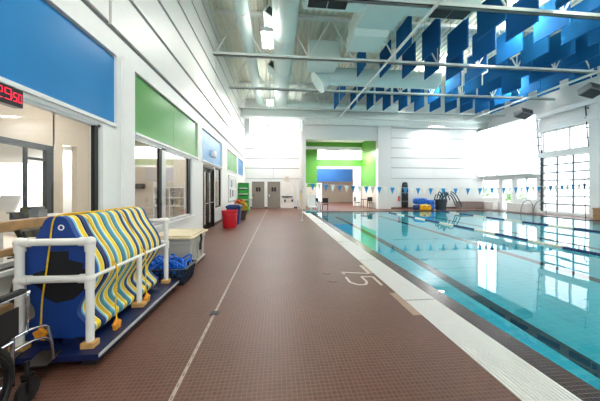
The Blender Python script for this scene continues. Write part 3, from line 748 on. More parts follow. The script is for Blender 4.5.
lamp(-.36, -4.0, 7.15, 'added twin tube light hanging unseen behind the viewer above the deck', 60)  # unseen lamp added to fill the near end of the hall
for (x, y, l) in ((9.55, 9.2, 'twin tube light hanging among the blue baffles, nearest one'), (9.55, 5.4, 'added twin tube light hanging over the pool above the top of the view'), (9.55, -2.5, 'added twin tube light hanging over the pool behind the viewer'), (9.55, 14.6, 'twin tube light hanging among the blue baffles, farthest one'), (14.38, 14.6, 'twin tube light hanging among the blue baffles, rightmost one'), (14.38, 5.0, 'added twin tube light hanging over the pool beyond the top of the view')):  # those outside the view are added to light the pool side
    lamp(x, y, 8.42, l, 42, 130)
for (x, y, l) in ((12.7, 18.9, 'flat white light below the end beam above the pool'), (-.3, 20.3, 'added flat white light behind the end beam in front of the restroom wall')):  # the one behind the beam is added to brighten the restroom wall
    t = thing('ceiling_light', (x, y, 6.6), l, 'light')
    b = MB(); b.box(x - .6, x + .6, y - .2, y + .2, 6.62, 6.74); obj('housing', b, 'trim', t)
    b = MB(); b.box(x - .56, x + .56, y - .17, y + .17, 6.6, 6.62); obj('diffuser', b, 'panel_light', t)
    b = MB(); b.tube([(x, y, 6.74), (x, y, 7.15 if x > 0 else ZT)], .02, 8); obj('hanger', b, 'steel', t)
    L = bpy.data.lights.new('panel_glow', 'AREA'); L.energy = 130; L.shape = 'RECTANGLE'; L.size = 1.1; L.size_y = .3
    o = bpy.data.objects.new('panel_glow', L); C.objects.link(o); o.location = (0, 0, -.03); o.parent = t
# baffles
cols = [4.1 + 1.21 * k for k in range(11)]
rows = [7.25, 9.02, 10.7, 12.5, 14.2, 16.0, 17.7]
proto = None
rn = ['nearest', 'second', 'third', 'fourth', 'fifth', 'sixth', 'farthest']
cx = MB(); cx.box(-.025, .025, -1.22, 0, 0, 1.25)
hg = [MB().box(-.004, .004, y - .004, y + .004, 1.25, 1.85) for y in (-1.05, -.17)]
for r, yf in enumerate(rows):
    k = 0
    for i, x in enumerate(cols):
        if r == 0 and (x < 8 or x > 11): continue
        if r == 1 and (x < 7 or x > 13): continue
        if r == 2 and x < 5: continue
        if r == 4 and x < 9.5: continue
        if proto is None:
            proto = obj('acoustic_baffle', cx, 'baffle'); [obj('hanger_wire', h_, 'darkmetal', proto) for h_ in hg]; o = proto
        else: o = copy_tree(proto)
        o.location = (x, yf, 7.35)
        o['label'] = 'blue hanging acoustic baffle, %s from the left in the %s row of baffles' % (ORD[k], rn[r]); o['category'] = 'acoustic baffle'; o['group'] = 'blue ceiling baffles'
        k += 1
# grey boxes under the joists on the right
for (x, y, z, l) in ((15.9, 11.3, 6.6, 'grey tilted loudspeaker box under the roof nearest the frame edge'), (16.2, 15.1, 6.6, 'grey tilted loudspeaker box under the roof beside the boxed out wall')):
    t = thing('loudspeaker', (x, y, z), l, 'loudspeaker', 'loudspeakers')
    m = Matrix.Rotation(R(-20), 3, 'X') @ Matrix.Rotation(R(15), 3, 'Y')
    b = MB(); b.obox((x, y, z), (.78, .6, .36), m); obj('cabinet', b, 'grey', t, bevel=.02)
    b = MB(); b.obox(Vector((x, y, z)) + m @ Vector((0, -.305, 0)), (.68, .02, .3), m); b.obox(Vector((x, y, z)) + m @ Vector((0, 0, -.185)), (.66, .5, .02), m); obj('speaker_grille', b, 'louver', t)
    b = MB(); b.tube([(x, y, z + .15), (x, y, ZT - .03)], .02, 8); obj('bracket', b, 'steel', t)

# ------------------------------------------------------------------ pool equipment
FY = 12.65
fl = thing('pennant_line', (9.4, FY, 1.6), 'string of blue and white backstroke pennants across the pool', 'flags')
def fz(x): return 1.64 + .27 * ((x - 9.4) / 8.1) ** 2
b = MB(); b.tube([(1.3 + (17.55 - 1.3) * k / 40, FY, fz(1.3 + (17.55 - 1.3) * k / 40)) for k in range(41)], .008, 6); obj('line', b, 'trim', fl)
k = 0; x = 1.45
while x < 17.4:
    m = 'penblue' if k % 2 else 'penwhite'; z = fz(x)
    b = MB(); b.prism([(x - .125, z), (x + .125, z), (x + random.uniform(-.02, .02), z - .37)], lambda u, v, w: (u, w + (z - v) * .05, v), FY - .003, FY + .003)
    obj('pennant', b, m, fl, label='blue pennant' if k % 2 else 'white pennant'); x += .354; k += 1
t = thing('flag_post', (1.28, FY, 0), 'slim steel post on the deck holding the pennant line', 'post')
b = MB(); b.tube([(1.28, FY, 0), (1.28, FY, 2.0)], .022, 10); obj('pole', b, 'alu', t, smooth=True)
b = MB(); b.lathe([(0, 0), (.07, 0), (.07, .015), (.03, .03), (0, .03)], (1.28, FY, 0), 16); obj('foot_flange', b, 'alu', t)
def lane_rope(x, off, label):
    t = thing('lane_rope', (x, 6, WL), label, 'lane rope', 'lane ropes')
    b = MB(); b.tube([(x, YS + .2, WL), (x, Q1 - .02, WL)], .008, 6); obj('cable', b, 'darkmetal', t)
    y = YS + .3 + off; navy = True
    while y < Q1 - 1.0:
        Ls = 1.15 if navy else .95
        b = MB(); prof = []; q = 0
        while q < Ls - .06:
            prof += [(.02, q), (.055, q + .008), (.055, q + .05), (.02, q + .058)]; q += .07
        b.lathe(prof, (x, y, WL + .01), 10, Matrix.Rotation(-PI / 2, 3, 'X'))
        obj('float_run', b, 'lanenavy' if navy else 'lanepale', t, label='navy float run' if navy else 'pale float run')
        y += Ls; navy = not navy
lane_rope(7.7, .05, 'navy and white lane rope floating on the pool, nearer one')
lane_rope(11.9, .9, 'navy and white lane rope floating on the pool, farther one')
for (y, l) in ((14.15, 'chrome pool handrail loop by the glass overhead door, nearer one'), (14.95, 'chrome pool handrail loop by the glass overhead door, farther one')):
    pts = smoothpts([(16.75, y, 0), (16.72, y, .55), (16.55, y, .82), (16.3, y, .86), (16.05, y, .72), (15.9, y, .35), (15.86, y, -.05), (15.86, y, -.5)], 5)
    b = MB(); b.tube(pts, .022, 10); obj('pool_handrail', b, 'grey', smooth=True, label=l, cat='handrail', group='pool handrails', loc=(16.75, y, 0))
t = thing('reaching_pole', (16.25, 11.8, 0), 'thin upright pole standing at the right pool edge', 'pole')
b = MB(); b.tube([(16.28, 11.8, 0), (16.2, 11.8, 2.0)], .016, 8); obj('shaft', b, 'darkmetal', t, smooth=True)
b = MB(); b.tube([(16.2, 11.8, 1.98), (16.2, 11.8, 2.12), (16.2, 11.72, 2.2), (16.2, 11.62, 2.16)], .016, 8); obj('hook', b, 'darkmetal', t, smooth=True)
# near left pool end: chair lift, rails, yellow tube
t = thing('pool_lift', (2.35, 16.6, 0), 'white pool lift chair at the far corner of the gutter', 'pool lift')
b = MB(); b.box(1.95, 2.75, 16.7, 17.3, 0, .12); obj('base', b, 'teal', t, bevel=.02, label='teal base')
b = MB(); b.box(2.1, 2.6, 16.75, 16.85, .45, 1.25); obj('backrest', b, 'trim', t, bevel=.03)
b = MB(); b.box(2.1, 2.6, 16.3, 16.85, .38, .46); obj('seat', b, 'trim', t, bevel=.03)
for x in (2.06, 2.64):
    b = MB(); b.tube(smoothpts([(x, 16.85, .75), (x, 16.5, .75), (x, 16.3, .62), (x, 16.3, .42)], 4), .02, 8); obj('arm', b, 'trim', t, smooth=True)
b = MB(); b.tube([(2.35, 17.05, .1), (2.35, 17.05, 1.4)], .06, 12); b.tube([(2.35, 17.05, .4), (2.35, 16.7, .4)], .045, 10); obj('mast', b, 'alu', t, smooth=True)
b = MB(); b.box(2.12, 2.58, 15.95, 16.2, .1, .14); b.tube([(2.35, 16.3, .4), (2.35, 16.08, .14)], .02, 8); obj('footrest', b, 'grey', t)
for (x, y, l) in ((1.3, 15.3, 'steel grab rail post on the deck before the restroom corner'), (2.68, 15.6, 'white grab rail post at the corner of the pool')):
    b = MB(); b.tube(smoothpts([(x, y, 0), (x, y, .8), (x, y + .08, .95), (x, y + .3, .98), (x, y + .42, .85), (x, y + .45, 0)] if x < 2 else [(x, y, -.02), (x, y, 1.2), (x, y + .08, 1.35), (x, y + .3, 1.38), (x, y + .45, 1.2), (x, y + .5, .02)], 4), .025, 10)
    obj('grab_rail', b, 'alu', smooth=True, label=l, cat='grab rail', group='grab rails', loc=(x, y, 0))
t = thing('rescue_tube', (1.95, 19.75, .2), 'yellow rescue tube leaning on the corner of the end wall', 'rescue tube')
b = MB(); b.tube(smoothpts([(1.98, 19.8, .02), (1.97, 19.82, .5), (1.93, 19.84, 1.1), (1.9, 19.85, 1.25)], 4), [.07] * 10 + [.06, .05, .03], 10); obj('float', b, 'yellow', t, smooth=True)
b = MB(); b.tube(smoothpts([(1.9, 19.85, 1.24), (1.88, 19.84, 1.4), (1.95, 19.86, 1.5), (1.97, 19.85, 1.3)], 4), .012, 6); obj('strap', b, 'black', t)
def bench(name, x0, x1, y0, y1, m, l):
    t = thing(name, ((x0 + x1) / 2, (y0 + y1) / 2, 0), l, 'bench', 'low benches')
    b = MB(); b.box(x0, x1, y0, y1, .52, .6); obj('seat', b, m, t, bevel=.015)
    b = MB(); b.box(x0 + .02, x1 - .02, y0 + .02, y1 - .02, 0.0, .52); obj('base', b, m, t)
bench('box_bench', 15.0, 16.95, 19.1, 19.8, 'benchgrey', 'taupe box bench against the far end wall')
bench('box_bench', 17.0, 17.55, 15.6, 17.15, 'benchpale', 'pale box bench under the low window by the overhead door')
bench('box_bench', 17.05, 17.55, 18.35, 19.75, 'benchpale', 'pale box bench in the far right corner')
bench('box_bench', 16.8, 17.3, 10.9, 11.9, 'plank', 'brown box bench at the right edge of the picture')
# equipment along the far wall
t = thing('rescue_backboard', (10.55, 19.78, .15), 'tall black rescue backboard hanging on the far wall', 'backboard')
pl = smoothpts([(-.2, .0, 0), (.2, .0, 0), (.27, .15, 0), (.27, 1.2, 0), (.24, 1.75, 0), (.16, 2.05, 0), (-.16, 2.05, 0), (-.24, 1.75, 0), (-.27, 1.2, 0), (-.27, .15, 0)], 4, True)
b = MB(); b.prism([(p.x, p.y) for p in pl], lambda u, v, w: (10.55 + u, w, .12 + v), 19.8, 19.86); obj('board', b, 'black', t)
b = MB(); b.box(10.38, 10.72, 19.74, 19.8, 1.85, 2.1); obj('head_block', b, 'louver', t, bevel=.02)
for z in (.6, 1.3):
    b = MB(); b.box(10.28, 10.82, 19.79, 19.8, z, z + .05); obj('strap', b, 'grey', t)
t = thing('fire_extinguisher', (10.0, 19.75, .5), 'small red fire extinguisher on the far wall left of the backboard', 'fire extinguisher')
b = MB(); b.lathe([(0, 0), (.06, 0), (.065, .03), (.065, .3), (.04, .36), (.025, .38), (0, .38)], (10.0, 19.76, .62), 16); obj('cylinder', b, 'red', t, smooth=True)
b = MB(); b.box(9.97, 10.03, 19.7, 19.8, 1.0, 1.06); b.tube([(10.03, 19.72, 1.02), (10.12, 19.72, .9), (10.1, 19.72, .7)], .012, 6); obj('valve', b, 'black', t)
def bag(x, y, z, sx, sy, sz, m, l, n='equipment_bag'):
    t = thing(n, (x, y, z), l, 'bag', 'bags by the far wall')
    b = MB(); b.ell((x, y, z + sz / 2), sx / 2, sy / 2, sz / 2, 18, 10)
    for i, v in enumerate(b.v):   # squarer, slumped sides
        d = Vector(v) - Vector((x, y, z + sz / 2)); f = lambda a, s: math.copysign(abs(a / s) ** .55 * s, a)
        b.v[i] = (x + f(d.x, sx / 2), y + f(d.y, sy / 2), z + sz / 2 + f(d.z, sz / 2))
    obj('sack', b, m, t, smooth=True)
    b = MB(); b.tube(smoothpts([(x - sx * .25, y - sy * .5, z + sz * .6), (x, y - sy * .56, z + sz * .85), (x + sx * .25, y - sy * .5, z + sz * .6)], 4), .02, 6); obj('handle', b, 'black', t)
bag(10.85, 18.6, 0, .5, .45, .42, 'binblue', 'dark blue bag on the floor left of the two yellow bags')
bag(11.15, 18.25, 0, .42, .4, .42, 'yellow', 'yellow bag on the floor, left one of two')
bag(11.55, 18.25, 0, .42, .4, .42, 'yellow', 'yellow bag on the floor, right one of two')
bag(11.2, 18.7, .43, 1.1, .5, .5, 'netblue', 'big blue bag lying on top of the yellow bags')
bag(11.95, 18.5, 0, .45, .5, .8, 'netblue', 'upright blue bag between the yellow bags and the noodle bin')
t = thing('noodle_bin', (12.75, 18.45, 0), 'dark round bin full of drooping foam noodles', 'bin')
b = MB(); b.lathe([(0, .0), (.36, 0), (.42, .78), (.45, .78), (.45, .82), (.39, .82), (.34, .06), (0, .06)], (12.75, 18.45, 0), 24); obj('body', b, 'basket', t, smooth=True)
b = MB(); b.lathe([(.405, .45), (.425, .45), (.43, .52), (.41, .52)], (12.75, 18.45, 0), 24); obj('band', b, 'louver', t, smooth=True)
nod = [(1.5, 1.42, .25), (1.3, 1.3, .55), (1.1, 1.2, .35), (.9, 1.35, .75), (.65, 1.25, .6), (-.55, 1.3, .9), (-.75, 1.15, .7), (.2, 1.5, 1.0)]
for i, (dx, zt, ze) in enumerate(nod):
    x0, y0 = 12.75 + .18 * math.cos(i), 18.45 + .18 * math.sin(i * 2.2)
    pts = smoothpts([(x0, y0, .1), (x0 + dx * .1, y0 - .02, .85), (x0 + dx * .35, y0 - .05, zt), (x0 + dx * .7, y0 - .08, (zt + ze) / 2 + .28), (x0 + dx, y0 - .1, ze)], 5)
    b = MB(); b.tube(pts, .04, 10)
    obj('foam_noodle', b, 'noodle', smooth=True, label='dark teal foam noodle in the bin, %s' % ['drooping farthest right and lowest', 'second longest droop to the right', 'third droop to the right', 'fourth droop to the right', 'shortest clear droop to the right', 'drooping left, the higher one', 'drooping left, the lower and longer one', 'standing nearly upright'][i], cat='pool noodle', group='foam noodles in the bin', loc=(x0, y0, .1))
# lobby table and chairs
t = thing('lobby_table', (8.0, 21.6, 0), 'small dark table inside the opening below the green wall', 'table')
b = MB(); b.box(7.5, 8.15, 21.3, 21.9, .7, .74); obj('tabletop', b, 'louver', t)
for (x, y) in ((7.55, 21.35), (8.1, 21.35), (7.55, 21.85), (8.1, 21.85)):
    b = MB(); b.box(x - .02, x + .02, y - .02, y + .02, 0, .7); obj('leg', b, 'louver', t)
def chair(x, y, rz, l, m='black'):
    t = thing('side_chair', (x, y, 0), l, 'chair', 'dark chairs at the far end'); cs, sn = math.cos(rz), math.sin(rz)
    def P(a, c, z): return (x + a * cs - c * sn, y + a * sn + c * cs, z)
    rm = Matrix.Rotation(rz, 3, 'Z')
    b = MB(); b.obox(P(0, 0, .45), (.44, .44, .05), rm); obj('seat', b, m, t, bevel=.01)
    b = MB(); b.obox(P(0, .22, .75), (.44, .04, .38), rm); obj('backrest', b, m, t, bevel=.01)
    for (a, c) in ((-.2, -.2), (.2, -.2), (-.2, .2), (.2, .2)):
        b = MB(); b.tube([P(a, c, 0), P(a, c, .45 if c < 0 else .8)], .015, 8); obj('leg', b, m, t)
chair(8.0, 20.75, 0, 'dark chair with its back to the green wall, inside the opening')
chair(7.05, 21.5, R(90), 'dark chair left of the small table inside the opening')
chair(3.0, 18.7, R(20), 'black chair on the deck behind the pool lift, left one')
chair(3.65, 18.8, R(-15), 'black chair on the deck behind the pool lift, right one')

# ------------------------------------------------------------------ along the window wall
t = thing('trash_can', (-1.95, 10.6, 0), 'red round trash can on the deck by the window wall', 'trash can')
b = MB(); b.lathe([(0, 0), (.27, 0), (.285, .04), (.31, .66), (.335, .66), (.34, .71), (.315, .71), (.3, .68), (.26, .06), (0, .05)], (-1.95, 10.6, 0), 32); obj('body', b, 'red', t, smooth=True)
b = MB(); b.lathe([(.305, .52), (.32, .52), (.32, .56), (.305, .56)], (-1.95, 10.6, 0), 32); obj('rib', b, 'red', t, smooth=True)
t = thing('recycling_bin', (-1.95, 11.75, 0), 'dark blue square bin behind the red trash can', 'bin')
b = MB(); vs = [(-2.2, 11.5, 0), (-1.72, 11.5, 0), (-1.72, 12.0, 0), (-2.2, 12.0, 0), (-2.26, 11.44, .74), (-1.66, 11.44, .74), (-1.66, 12.06, .74), (-2.26, 12.06, .74)]
b.add(vs, [(0, 3, 2, 1), (4, 5, 6, 7), (0, 1, 5, 4), (1, 2, 6, 5), (2, 3, 7, 6), (3, 0, 4, 7)]); obj('body', b, 'binblue', t, bevel=.02)
b = MB(); b.box(-2.29, -1.63, 11.41, 12.09, .74, .84); b.box(-2.22, -1.7, 11.5, 12.0, .84, .88); obj('lid', b, 'binblue', t, bevel=.02)
t = thing('potted_plant', (-1.85, 13.3, 0), 'potted plant with yellow and red leaves by the window wall', 'plant')
b = MB(); b.lathe([(0, 0), (.2, 0), (.28, .45), (.31, .45), (.31, .5), (.26, .5), (.24, .42), (0, .42)], (-1.85, 13.3, 0), 24); obj('planter', b, 'terracotta', t, smooth=True)
b = MB()
for k in range(9):
    a = random.uniform(0, 6.28); e = Vector((math.cos(a) * .3, math.sin(a) * .3, 0.75 + random.uniform(-.1, .2)))
    b.tube([(-1.85, 13.3, .42), (-1.85 + e.x * .4, 13.3 + e.y * .4, .62), (-1.85 + e.x, 13.3 + e.y, e.z)], .01, 5)
obj('stem', b, 'leafg', t)
for (nm, m, cnt, zc_, rr) in (('yellow_foliage', 'leafy', 130, .66, .42), ('red_foliage', 'leafr', 80, .82, .33), ('green_foliage', 'leafg', 30, .58, .34)):
    b = MB()
    for k in range(cnt):
        d = Vector((random.gauss(0, 1), random.gauss(0, 1), random.gauss(0, 1))).normalized() * rr * random.uniform(.5, 1)
        if nm == 'red_foliage': d.x -= .14
        p = Vector((-1.85, 13.3, zc_)) + Vector((d.x * .8, d.y * .8, d.z * .9))
        m_ = Matrix.Rotation(random.uniform(0, 6.28), 3, 'Z') @ Matrix.Rotation(random.uniform(-1, 1), 3, 'X')
        s = random.uniform(.7, 1.2)
        b.add([p + m_ @ Vector(v) * s for v in ((0, -.1, 0), (.05, -.02, .012), (.04, .05, .01), (0, .11, -.02), (-.04, .05, .01), (-.05, -.02, .012))], [(0, 1, 2, 3, 4, 5)])
    obj(nm, b, m, t)
t = thing('shelf_unit', (-2.3, 17.7, 0), 'tall green shelf unit by the far end of the window wall', 'shelf')
b = MB(); b.box(-2.62, -2.02, 18.2, 18.25, 0, 2.05); b.box(-2.66, -2.62, 17.5, 18.25, 0, 2.05); b.box(-2.02, -1.98, 17.5, 18.25, 0, 2.05); obj('carcass', b, 'shelfgreen', t)
for z in (.05, .45, .85, 1.25, 1.65, 2.01):
    b = MB(); b.box(-2.62, -2.02, 17.5, 18.2, z, z + .04); obj('shelf', b, 'trim' if .1 < z < 2 else 'shelfgreen', t)
for z in (.09, .49, .89, 1.29, 1.69):
    b = MB(); b.box(-2.6, -2.04, 17.55, 18.1, z, z + .27)
    for q in range(4): b.box(-2.605, -2.035, 17.535, 17.55, z + .02 + q * .065, z + .06 + q * .065)
    obj('tote', b, 'shelfgreen', bevel=.01, label='green tote on the tall green shelf, %s from the top' % ORD[[1.69, 1.29, .89, .49, .09].index(z)], cat='tote', group='green totes', loc=(-2.3, 17.8, z))
t = thing('wash_basin', (-2.4, 20.6, .7), 'white wash basin beside the restroom door', 'basin')
b = MB(); b.lathe([(0, .72), (.1, .72), (.26, .8), (.3, .92), (.3, .95), (.26, .95), (.2, .82), (0, .78)], (-2.25, 20.6, 0), 24); obj('bowl', b, 'trim', t, smooth=True)
b = MB(); b.box(-2.69, -2.5, 20.35, 20.85, .75, .95); b.tube([(-2.25, 20.6, .75), (-2.25, 20.6, .0)], .07, 12); obj('pedestal', b, 'trim', t)
b = MB(); b.tube(smoothpts([(-2.55, 20.6, .95), (-2.55, 20.6, 1.12), (-2.4, 20.6, 1.14), (-2.38, 20.6, 1.06)], 4), .015, 8); obj('tap', b, 'chrome', t, smooth=True)
# pale grey storage box
t = thing('storage_chest', (-2.04, 5.48, 0), 'pale grey storage chest with a cream lid and black strap', 'chest')
b = MB(); vs = []
x0, x1, y0, y1 = -2.44, -1.66, 5.02, 5.95
b.add([(x0 + .03, y0 + .03, 0), (x1 - .03, y0 + .03, 0), (x1 - .03, y1 - .03, 0), (x0 + .03, y1 - .03, 0), (x0, y0, .6), (x1, y0, .6), (x1, y1, .6), (x0, y1, .6)], [(0, 3, 2, 1), (4, 5, 6, 7), (0, 1, 5, 4), (1, 2, 6, 5), (2, 3, 7, 6), (3, 0, 4, 7)])
b.box(x0 - .015, x1 + .015, y0 - .015, y1 + .015, .5, .56); b.box(x0 + .0, x1 + .012, y0 - .005, y1 + .01, .05, .09)
for q in (.2, .5, .8): b.box(x1 - .02, x1 + .005, y0 + q * .93 - .02, y0 + q * .93 + .02, .09, .5)
obj('body', b, 'binbody', t, bevel=.012)
b = MB(); b.box(x0 - .05, x1 + .06, y0 - .06, y1 + .06, .6, .64); b.box(x0, x1, y0, y1, .64, .665); obj('lid', b, 'lid', t, bevel=.015)
b = MB()
for q in (.36, .43): b.tube(smoothpts([(x1 + .065, y0 + q, .63), (x1 + .075, y0 + q + .02, .52), (x1 + .05, y0 + q + .03, .42), (x1 + .06, y0 + q - .0, .3)], 4), .014, 6)
obj('strap', b, 'black', t)
# laundry basket with blue tangle
t = thing('laundry_basket', (-1.9, 4.46, 0), 'dark slate plastic basket on the deck at the end of the mat rack', 'basket')
bx0, bx1, by0, by1, bz = -2.26, -1.47, 4.17, 4.72, .28
b = MB()
def ringbox(b, g, z0, z1, th=.012):
    b.box(bx0 + g, bx1 - g, by0 + g, by0 + g + th, z0, z1); b.box(bx0 + g, bx1 - g, by1 - g - th, by1 - g, z0, z1)
    b.box(bx0 + g, bx0 + g + th, by0 + g, by1 - g, z0, z1); b.box(bx1 - g - th, bx1 - g, by0 + g, by1 - g, z0, z1)
b.box(bx0 + .05, bx1 - .05, by0 + .05, by1 - .05, 0, .02)
ringbox(b, .05, 0, .06); ringbox(b, .035, .1, .13); ringbox(b, .02, .17, .2)
for k in range(9):
    f = k / 8; x = bx0 + .05 + (bx1 - bx0 - .1) * f
    for y in (by0, by1): b.bar((x, y + (.05 if y == by0 else -.05), .02), (x, y + (.01 if y == by0 else -.01), bz - .02), .03, .012)
for k in range(6):
    f = k / 5; y = by0 + .05 + (by1 - by0 - .1) * f
    for x in (bx0, bx1): b.bar((x + (.05 if x == bx0 else -.05), y, .02), (x + (.01 if x == bx0 else -.01), y, bz - .02), .012, .03)
obj('body', b, 'basket', t)
b = MB(); ringbox(b, -.015, bz - .03, bz, .035); obj('rim', b, 'basket', t, bevel=.008)
b = MB()
for k in range(46):
    x = random.uniform(bx0 + .1, bx1 - .1); y = random.uniform(by0 + .09, by1 - .09); a = random.uniform(0, 6.28); q = random.uniform(.08, .16)
    zb = .19 + .13 * random.random()
    cl = lambda v, a_, b_: max(a_, min(b_, v))
    pts = [(cl(x + q * math.cos(a + u), bx0 + .06, bx1 - .06), cl(y + q * math.sin(a + u) * .8, by0 + .06, by1 - .06), zb + .09 * math.sin(u * 1.5 + k)) for u in [i * .6 for i in range(8)]]
    b.tube(smoothpts(pts, 2), .017, 6)
obj('netting', b, 'netblue', smooth=True, label='bright blue tangled netting heaped in the dark basket', cat='netting', kind='stuff', loc=(-1.9, 4.46, .1))
# folded plank bench against the window wall
t = thing('plank_bench', (-2.655, 2.4, 0), 'brown plank bench folded upright against the window behind the rack', 'bench')
b = MB(); b.box(-2.69, -2.625, 1.5, 3.45, 1.14, 1.24); obj('plank', b, 'plank', t, bevel=.008)
b = MB(); b.box(-2.69, -2.625, 1.5, 3.45, .9, .97); obj('plank', b, 'plank', t, bevel=.008)
b = MB(); b.box(-2.69, -2.625, 1.5, 3.45, .35, .42); obj('plank', b, 'plank', t, bevel=.008)
for y in (1.8, 2.85, 3.3):
    b = MB(); b.tube([(-2.64, y, 0), (-2.64, y - .1, .5), (-2.64, y + .06, .92), (-2.64, y - .05, 1.14)], .022, 8); obj('leg', b, 'darkmetal', t, smooth=True)

# ------------------------------------------------------------------ digital clock
t = thing('digital_clock', (-2.64, 2.6, 2.385), 'black digital clock with red numerals hung in front of the window', 'clock')
cy0, cy1, cz0, cz1 = 2.38, 2.825, 2.385, 2.57
b = MB(); b.box(-2.69, -2.60, cy0, cy1, cz0, cz1); obj('case', b, 'clockbody', t, bevel=.006)
SEG = {'0': 'abcdef', '2': 'abged', '5': 'afgcd', '9': 'abcdfg'}
def seg_digit(b, ch, y, z, w, h, th, x):
    hw = h / 2
    P = {'a': (y, y + w, z + h - th, z + h), 'd': (y, y + w, z, z + th), 'g': (y, y + w, z + hw - th / 2, z + hw + th / 2),
         'f': (y, y + th, z + hw, z + h), 'b': (y + w - th, y + w, z + hw, z + h), 'e': (y, y + th, z, z + hw), 'c': (y + w - th, y + w, z, z + hw)}
    for s in SEG[ch]:
        a, c, d, e = P[s]; b.box(x, x + .004, a + .001, c - .001, d + .001, e - .001)
for (ch, y, wd, h) in (('2', 2.565, .062, .11), ('9', 2.645, .062, .11), ('5', 2.722, .036, .09), ('0', 2.771, .036, .09)):
    b = MB(); seg_digit(b, ch, y, 2.43, wd, h, .0075, -2.60); obj('numeral', b, 'led', t)
b = MB()
for z in (2.455, 2.485): b.box(-2.60, -2.596, 2.7105, 2.7145, z, z + .01)
obj('colon', b, 'led', t)

# ------------------------------------------------------------------ mat rack
RX0, RX1, RY0, RY1 = -2.285, -1.70, 2.45, 4.02
t = thing('mat_rack', (-2.2, 3.5, 0), 'white pipe rack on a dark blue board holding striped foam mats', 'rack')
b = MB(); b.box(-2.4, -1.55, 2.33, 4.1, .07, .12); obj('platform', b, 'bluebase', t)
b = MB(); b.box(-1.55, -1.54, 2.33, 4.1, .095, .122); obj('edge_strip', b, 'alu', t)
b = MB(); b.box(-2.36, -2.27, 2.38, 4.05, 0, .07); b.box(-1.72, -1.6, 2.38, 4.05, 0, .07); obj('skid', b, 'black', t)
r = .033
def pipe(name, pts): 
    b = MB(); b.tube(pts, r, 14); return obj(name, b, 'pvc', t, smooth=True)
for y in (RY0, RY1):
    for x in (RX0, RX1):
        pipe('post', [(x, y, .12), (x, y, 1.08)])
        b = MB(); b.box(x - .058, x + .058, y - .045, y + .045, .12, .175); obj('foot_block', b, 'wood', t, bevel=.008)
    pipe('cross_rail', [(RX0, y, 1.08), (RX1, y, 1.08)]); pipe('cross_rail', [(RX0, y, .745), (RX1, y, .745)])
for x in (RX0, RX1): b = MB(); b.tube([(x, RY0, .745), (x, RY1, .72)], .019, 12); obj('side_rail', b, 'pvc', t, smooth=True)
b = MB(); b.tube([(RX1 + .01, 3.25, .12), (RX1 + .01, 3.25, .73)], .03, 12); obj('post', b, 'pvc', t, smooth=True)
b = MB(); b.box(RX1 - .06, RX1 + .08, 3.2, 3.31, .12, .175); obj('foot_block', b, 'wood', t, bevel=.008)
for y in (RY0, RY1):
    for x in (RX0, RX1):
        for z in (1.08, .745):
            b = MB(); b.ell((x, y, z), .046, .046, .046, 14, 8)
            b.tube([(x, y, z), (x, y, z - .085)], .041, 14); sx = .085 if x == RX0 else -.085
            b.tube([(x, y, z), (x + sx, y, z)], .041, 14)
            obj('fitting', b, 'pvc', t, smooth=True)
b = MB(); b.box(-2.2, -2.1, 2.5, 3.98, .12, .1695); b.box(-1.97, -1.87, 2.5, 3.98, .12, .1695); obj('support_batten', b, 'bluebase', t)
# mats
CXM = -2.04
half = [(0.0, 1.30), (.06, 1.30), (.115, 1.26), (.17, 1.15), (.235, 1.05), (.31, .95), (.365, .85), (.385, .755), (.36, .65), (.28, .53), (.215, .43), (.215, .35), (.285, .27), (.345, .215), (.335, .16), (.28, .135), (0, .135)]
hp = smoothpts([(a * .88, .17 + (c - .135) * (1.3 - .17) / (1.3 - .135), 0) for a, c in half], 4)
outline = [(CXM + p.x * 0.98, p.y) for p in hp] + [(CXM - p.x, p.y) for p in reversed(hp[1:-1])]
fnm = lambda u, v, w: (u, w, v)
y = 2.525; N = 10
for i in range(N):
    near = i < 5
    layers = [('blue_layer', 'foamblue' if i == 0 else ('foamteal' if near and i > 1 else 'foamnavy'), .048 if i else .05), ('light_blue_layer', 'foamlight', .020), ('cream_layer', 'foamcream', .015), ('yellow_layer', 'foamochre' if near and i % 2 else 'foamyellow', .042), ('pale_layer', 'foamcream', .012)]
    if i == N - 1: layers = [('light_blue_layer', 'foamlight', .018), ('blue_layer', 'foamnavy', .05)]
    lab = 'foam swim mat in the white rack, %s from the front' % ORD[i]
    lab = ('blue faced ' if i == 0 else 'teal and yellow striped ' if near and i > 1 else 'navy and yellow striped ') + lab if i < N - 1 else 'navy edged foam swim mat at the back of the white rack'
    t = thing('swim_mat', (CXM, y, .17), lab, 'foam mat', 'striped foam swim mats')
    lean = random.uniform(-.006, .006); y0m = y
    for (n, m, th) in layers:
        b = MB(); b.prism([(u + lean, v) for u, v in outline], fnm, y, y + th); obj(n, b, m, t); y += th
    y += .004
    if i == 0:
        pl = [(-.11, .98), (.07, .98), (.07, .90), (.20, .86), (.19, .81), (.29, .80), (.30, .74), (.26, .69), (.22, .62), (.12, .53), (-.03, .5), (-.12, .55), (-.16, .63), (-.24, .70), (-.25, .77), (-.13, .81), (-.12, .87), (-.10, .9)]
        b = MB(); b.prism([(CXM + .03 + u, v) for u, v in pl], fnm, y0m - .008, y0m); obj('silhouette', b, 'foamblack', t, label='black shape on the blue face')
        b = MB(); ring = [(CXM + .04 + .022 * math.cos(a), y0m - .006, 1.2 + .022 * math.sin(a)) for a in [2 * PI * k / 14 for k in range(14)]]; b.tube(ring, .006, 6, closed=True); obj('grommet', b, 'trim', t)
